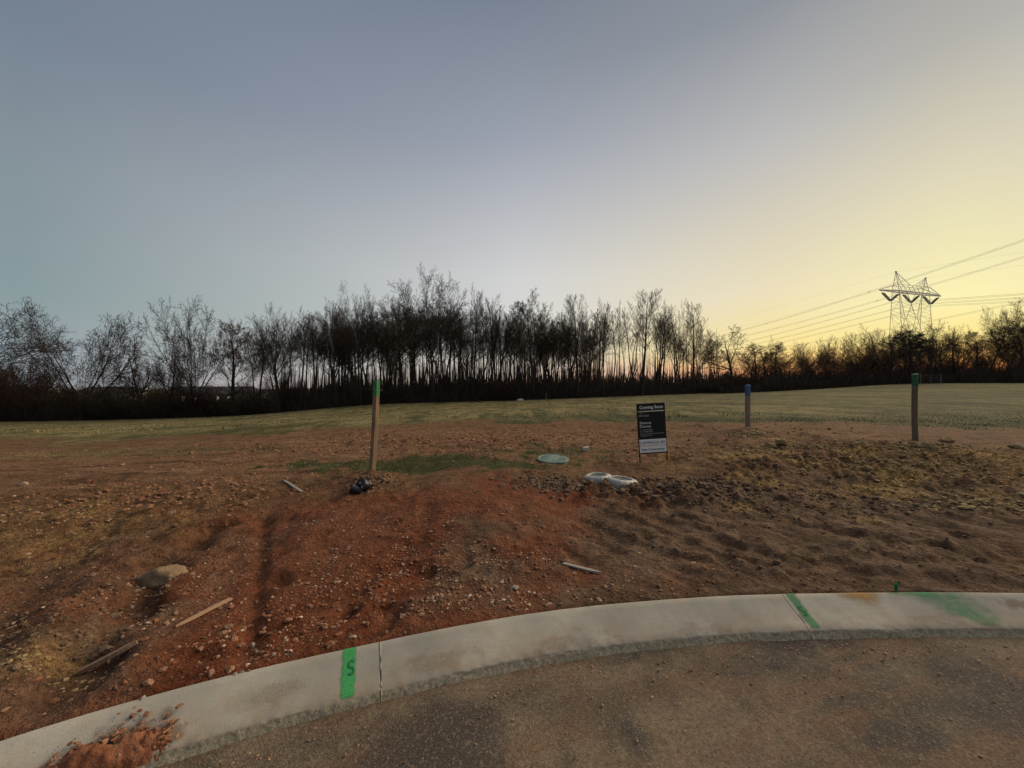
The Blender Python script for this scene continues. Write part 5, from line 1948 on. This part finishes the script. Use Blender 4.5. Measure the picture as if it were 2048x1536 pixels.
big_stones = [
    (212, 1299, 18, 'stone_brown', 'oblong brown stone beside the stake nearest the bottom left corner'),
    (175, 1283, 12, 'stone_brown', 'round brown stone in the gully left of the oblong brown stone'),
    (455, 1255, 12, 'stone_brown', 'rounded brown stone right of the thin stake'),
    (345, 1028, 17, 'stone_brown', 'flat brown stone in the churned soil above the boulder'),
    (47, 970, 9, 'stone_pale', 'pale stone alone near the left edge below the field'),
    (505, 1293, 11, 'stone_pale', 'pale stone just above the kerb left of the green stripe'),
    (515, 1305, 7, 'stone_pale', 'small pale stone touching the pale stone above the kerb'),
    (1030, 1177, 11, 'stone_pale', 'flat pale stone on the dirt above the middle of the kerb'),
    (937, 1194, 7, 'stone_pale', 'small pale stone left of the flat pale stone'),
    (920, 1204, 6, 'stone_pale', 'smaller pale stone below left of the small pale stone'),
    (983, 1207, 6, 'stone_pale', 'small pale stone nearest the kerb in the middle'),
    (707, 1275, 8, 'stone_pale', 'pale stone at the kerb edge just above the green stripe'),
    (1019, 1158, 7, 'stone_brown', 'small orange brown stone above the flat pale stone'),
    (1553, 1129, 10, 'stone_brown', 'orange brown stone lying above the faded green stripe'),
    (1146, 1087, 11, 'stone_brown', 'brown stone at the edge of a hollow above the grey stake'),
    (483, 1342, 6, 'stone_grey', 'dark grey pebble on the back edge of the kerb at left'),
    (470, 1347, 6, 'stone_pale', 'white pebble on the back edge of the kerb beside the dark grey pebble'),
    (497, 1338, 6, 'stone_brown', 'tan pebble on the back edge of the kerb beside the dark grey pebble'),
    (285, 1393, 8, 'stone_pale', 'pale pebble on the kerb edge above the spilt soil'),
    (1566, 893, 20, 'stone_yellow', 'larger tan clay lump left of the round post'),
    (1541, 896, 15, 'stone_yellow', 'tan clay lump beside the larger tan clay lump'),
    (1716, 890, 17, 'stone_yellow', 'tan clay lump midway between the two right posts'),
    (1852, 894, 21, 'stone_yellow', 'pale yellow rock at the foot of the round post'),
    (1895, 884, 18, 'stone_yellow', 'tan rock right of the round post'),
    (1733, 942, 13, 'stone_yellow', 'tan rock on the small ridge below the round post'),
    (2040, 900, 22, 'stone_yellow', 'tan rock at the right edge of the dirt'),
    (263, 1213, 8, 'stone_pale', 'pale stone midway between boulder and stakes'),
    (164, 1213, 7, 'stone_pale', 'pale stone left of the gully'),
    (295, 1249, 7, 'stone_pale', 'pale stone right of the gully below the boulder'),
    (437, 1180, 9, 'stone_brown', 'tan stone above the tip of the thin stake'),
    (1319, 1340, 5, 'stone_pale', 'lone small pebble on the road below the kerb'),
    (30, 1335, 15, 'stone_brown', 'orange clay stone near the left edge'),
]
for i, (u, v, rpx, mk, lab) in enumerate(big_stones):
    if 'on the road' in lab:
        x, y = flat_pt(u, v, 0)
        q = Vector((x, y, 0))
    elif 'kerb at left' in lab or 'dark grey pebble' in lab and 'kerb' in lab or 'spilt soil' in lab:
        s_, t_ = kerb_uv(u, v)
        x, y = kerb_pt(s_, max(t_, .012))
        q = Vector((float(x), float(y), float(kerb_profile_z(max(t_, .012)))))
    else:
        q = ray_ground(u, v)
    k = q.y / FPX * rpx * .68
    o = obj('stone', STONES[mk][i % 4])
    o.scale = (k, k, k)
    o.location = (q.x, q.y, q.z + k * .22)
    o.rotation_euler = (.2 * math.sin(i), .2 * math.cos(i * 2), i * 1.7)
    tag(o, lab, 'stone', 'loose stones on the dirt and kerb')

# pale block by the round lid
p = ray_ground(1172, 901)
bm = bmesh.new()
box_bm(bm, (0, 0, .03), (.125, .09, .07), Matrix.Rotation(.25, 3, 'Z'), .006)
o = obj('concrete_block', bm_mesh('concrete_block', bm, MATS['block']))
o.location = p
tag(o, 'small pale block lying behind the round lid', 'block')

# painted weed sprig at the kerb
s_, t_ = kerb_uv(1806, 1190)
x, y = kerb_pt(s_, -.01)
root = tag(empty('painted_weed', (float(x), float(y), .145)), 'small weed sprayed bright green at the back of the kerb', 'plant')
for i in range(6):
    bm = bmesh.new()
    a = i * 1.05
    h = .045 + .012 * (i % 3)
    vs = [bm.verts.new(c) for c in ((-.006, 0, 0), (.006, 0, 0), (.011, .004, h * .5), (0, .012, h), (-.011, .004, h * .5), (0, .001, h * .5))]
    for f in ((0, 1, 5), (1, 2, 5), (2, 3, 5), (3, 4, 5), (4, 0, 5)):
        bm.faces.new([vs[j] for j in f])
    bmesh.ops.rotate(bm, cent=(0, 0, 0), matrix=Matrix.Rotation(a, 3, 'Z'), verts=bm.verts)
    obj('leaf', bm_mesh('leaf', bm, MATS['letter'] if False else simple('green_painted_leaf', (.05, .33, .14), .2, 40)), root)


# ------------------------------------------------------------------ small far things
def far_thing(name, u, v, Y, label, cat):
    x = (u - 1024) / FPX * Y
    return tag(empty(name, (x, Y, gz(x, Y))), label, cat)


r_ = far_thing('stone', 1041, 801, 55, 'white rock at the field edge before the wood', 'stone')
o = obj('rock', STONES['stone_pale'][1], r_, (0, 0, .12))
o.scale = (.5, .35, .4)
r_ = far_thing('survey_stake', 1092, 800, 54, 'thin pale stake at the field edge before the wood', 'stake')
bm = bmesh.new()
box_bm(bm, (0, 0, .45), (.06, .04, 1.1), None, .005)
obj('stick', bm_mesh('stick', bm, MATS['lath']), r_)

# farm gate before the right hedge
r_ = far_thing('farm_gate', 1862, 770, 50, 'thin tubular metal gate in front of the dark hedge behind the round post', 'gate')
gx, gw, gh = 0, 2.6, 1.15
MATS['gate'] = simple('galvanised_gate_tube', (.12, .12, .11), .15, 6, .5, .4)
for i, zz in enumerate((.25, .55, .85, 1.15)):
    bm = bmesh.new()
    bar(bm, (-gw / 2, 0, zz), (gw / 2, 0, zz), .022)
    obj('rail', bm_mesh('rail', bm, MATS['gate']), r_)
for xx in (-gw / 2 - .02, 0, gw / 2 + .02):
    bm = bmesh.new()
    bar(bm, (xx, .03, -.3), (xx, .03, 1.3 if xx else 1.15), .07 if xx else .04)
    obj('upright', bm_mesh('upright', bm, MATS['gate']), r_)

# houses glimpsed through the left treeline
MATS['siding'] = simple('pale_siding', (.30, .30, .29), .06, 3)
MATS['shingle'] = simple('dark_shingles', (.05, .045, .045), .2, 3)
MATS['pane'] = simple('dark_window_glass', (.03, .035, .04), .1, 3, .2, .5)
lit = bpy.data.materials.new('lit_window')
lit.use_nodes = True
b_ = lit.node_tree.nodes['Principled BSDF']
b_.inputs['Emission Color'].default_value = (1, .86, .62, 1)
b_.inputs['Emission Strength'].default_value = 1.0
MATS['lit'] = lit


def house(u, v_eave, Y, w, d, rz, label, lits):
    x = (u - 1024) / FPX * Y
    z0 = gz(x, Y)
    ze = EYE + (768 - v_eave) / FPX * Y - z0
    r = tag(empty('house', (x, Y, z0), (0, 0, rz)), label, 'house', 'houses beyond the left treeline')
    bm = bmesh.new()
    box_bm(bm, (0, 0, ze / 2 - .5), (w, d, ze + 1))
    obj('wall', bm_mesh('wall', bm, MATS['siding']), r)
    bm = bmesh.new()
    e, rh = .5, d * .2
    vs = [bm.verts.new(c) for c in ((-w / 2 - e, -d / 2 - e, ze - .1), (w / 2 + e, -d / 2 - e, ze - .1), (w / 2 + e, d / 2 + e, ze - .1), (-w / 2 - e, d / 2 + e, ze - .1), (-w / 2 - e, 0, ze + rh), (w / 2 + e, 0, ze + rh))]
    for f in ((0, 1, 5, 4), (2, 3, 4, 5), (1, 2, 5), (3, 0, 4), (3, 2, 1, 0)):
        bm.faces.new([vs[j] for j in f])
    obj('roof', bm_mesh('roof', bm, MATS['shingle']), r)
    n = int(w / 2.4)
    for fl in range(max(1, int(ze / 2.8))):
        for i in range(n):
            xx = -w / 2 + (i + .5) * w / n
            zz = ze - 1.4 - fl * 2.8
            bm = bmesh.new()
            box_bm(bm, (xx, -d / 2 - .03, zz), (.8, .1, 1.2))
            f_ = obj('window', bm_mesh('window', bm, MATS['siding']), r)
            bm = bmesh.new()
            box_bm(bm, (xx, -d / 2 - .09, zz), (.65, .03, 1.05))
            obj('pane', bm_mesh('pane', bm, MATS['lit'] if (fl, i) in lits else MATS['pane']), f_)


house(430, 786, 105, 18, 9, .25, 'pale house with lit windows glimpsed behind the vase-shaped tree', {(0, 1), (0, 2), (0, 4), (1, 0), (0, 5)})
house(508, 790, 112, 11, 8, -.1, 'small white house glimpsed left of the main wood', set())
house(225, 784, 130, 14, 9, .1, 'faint house glimpsed right of the fanning tree', set())
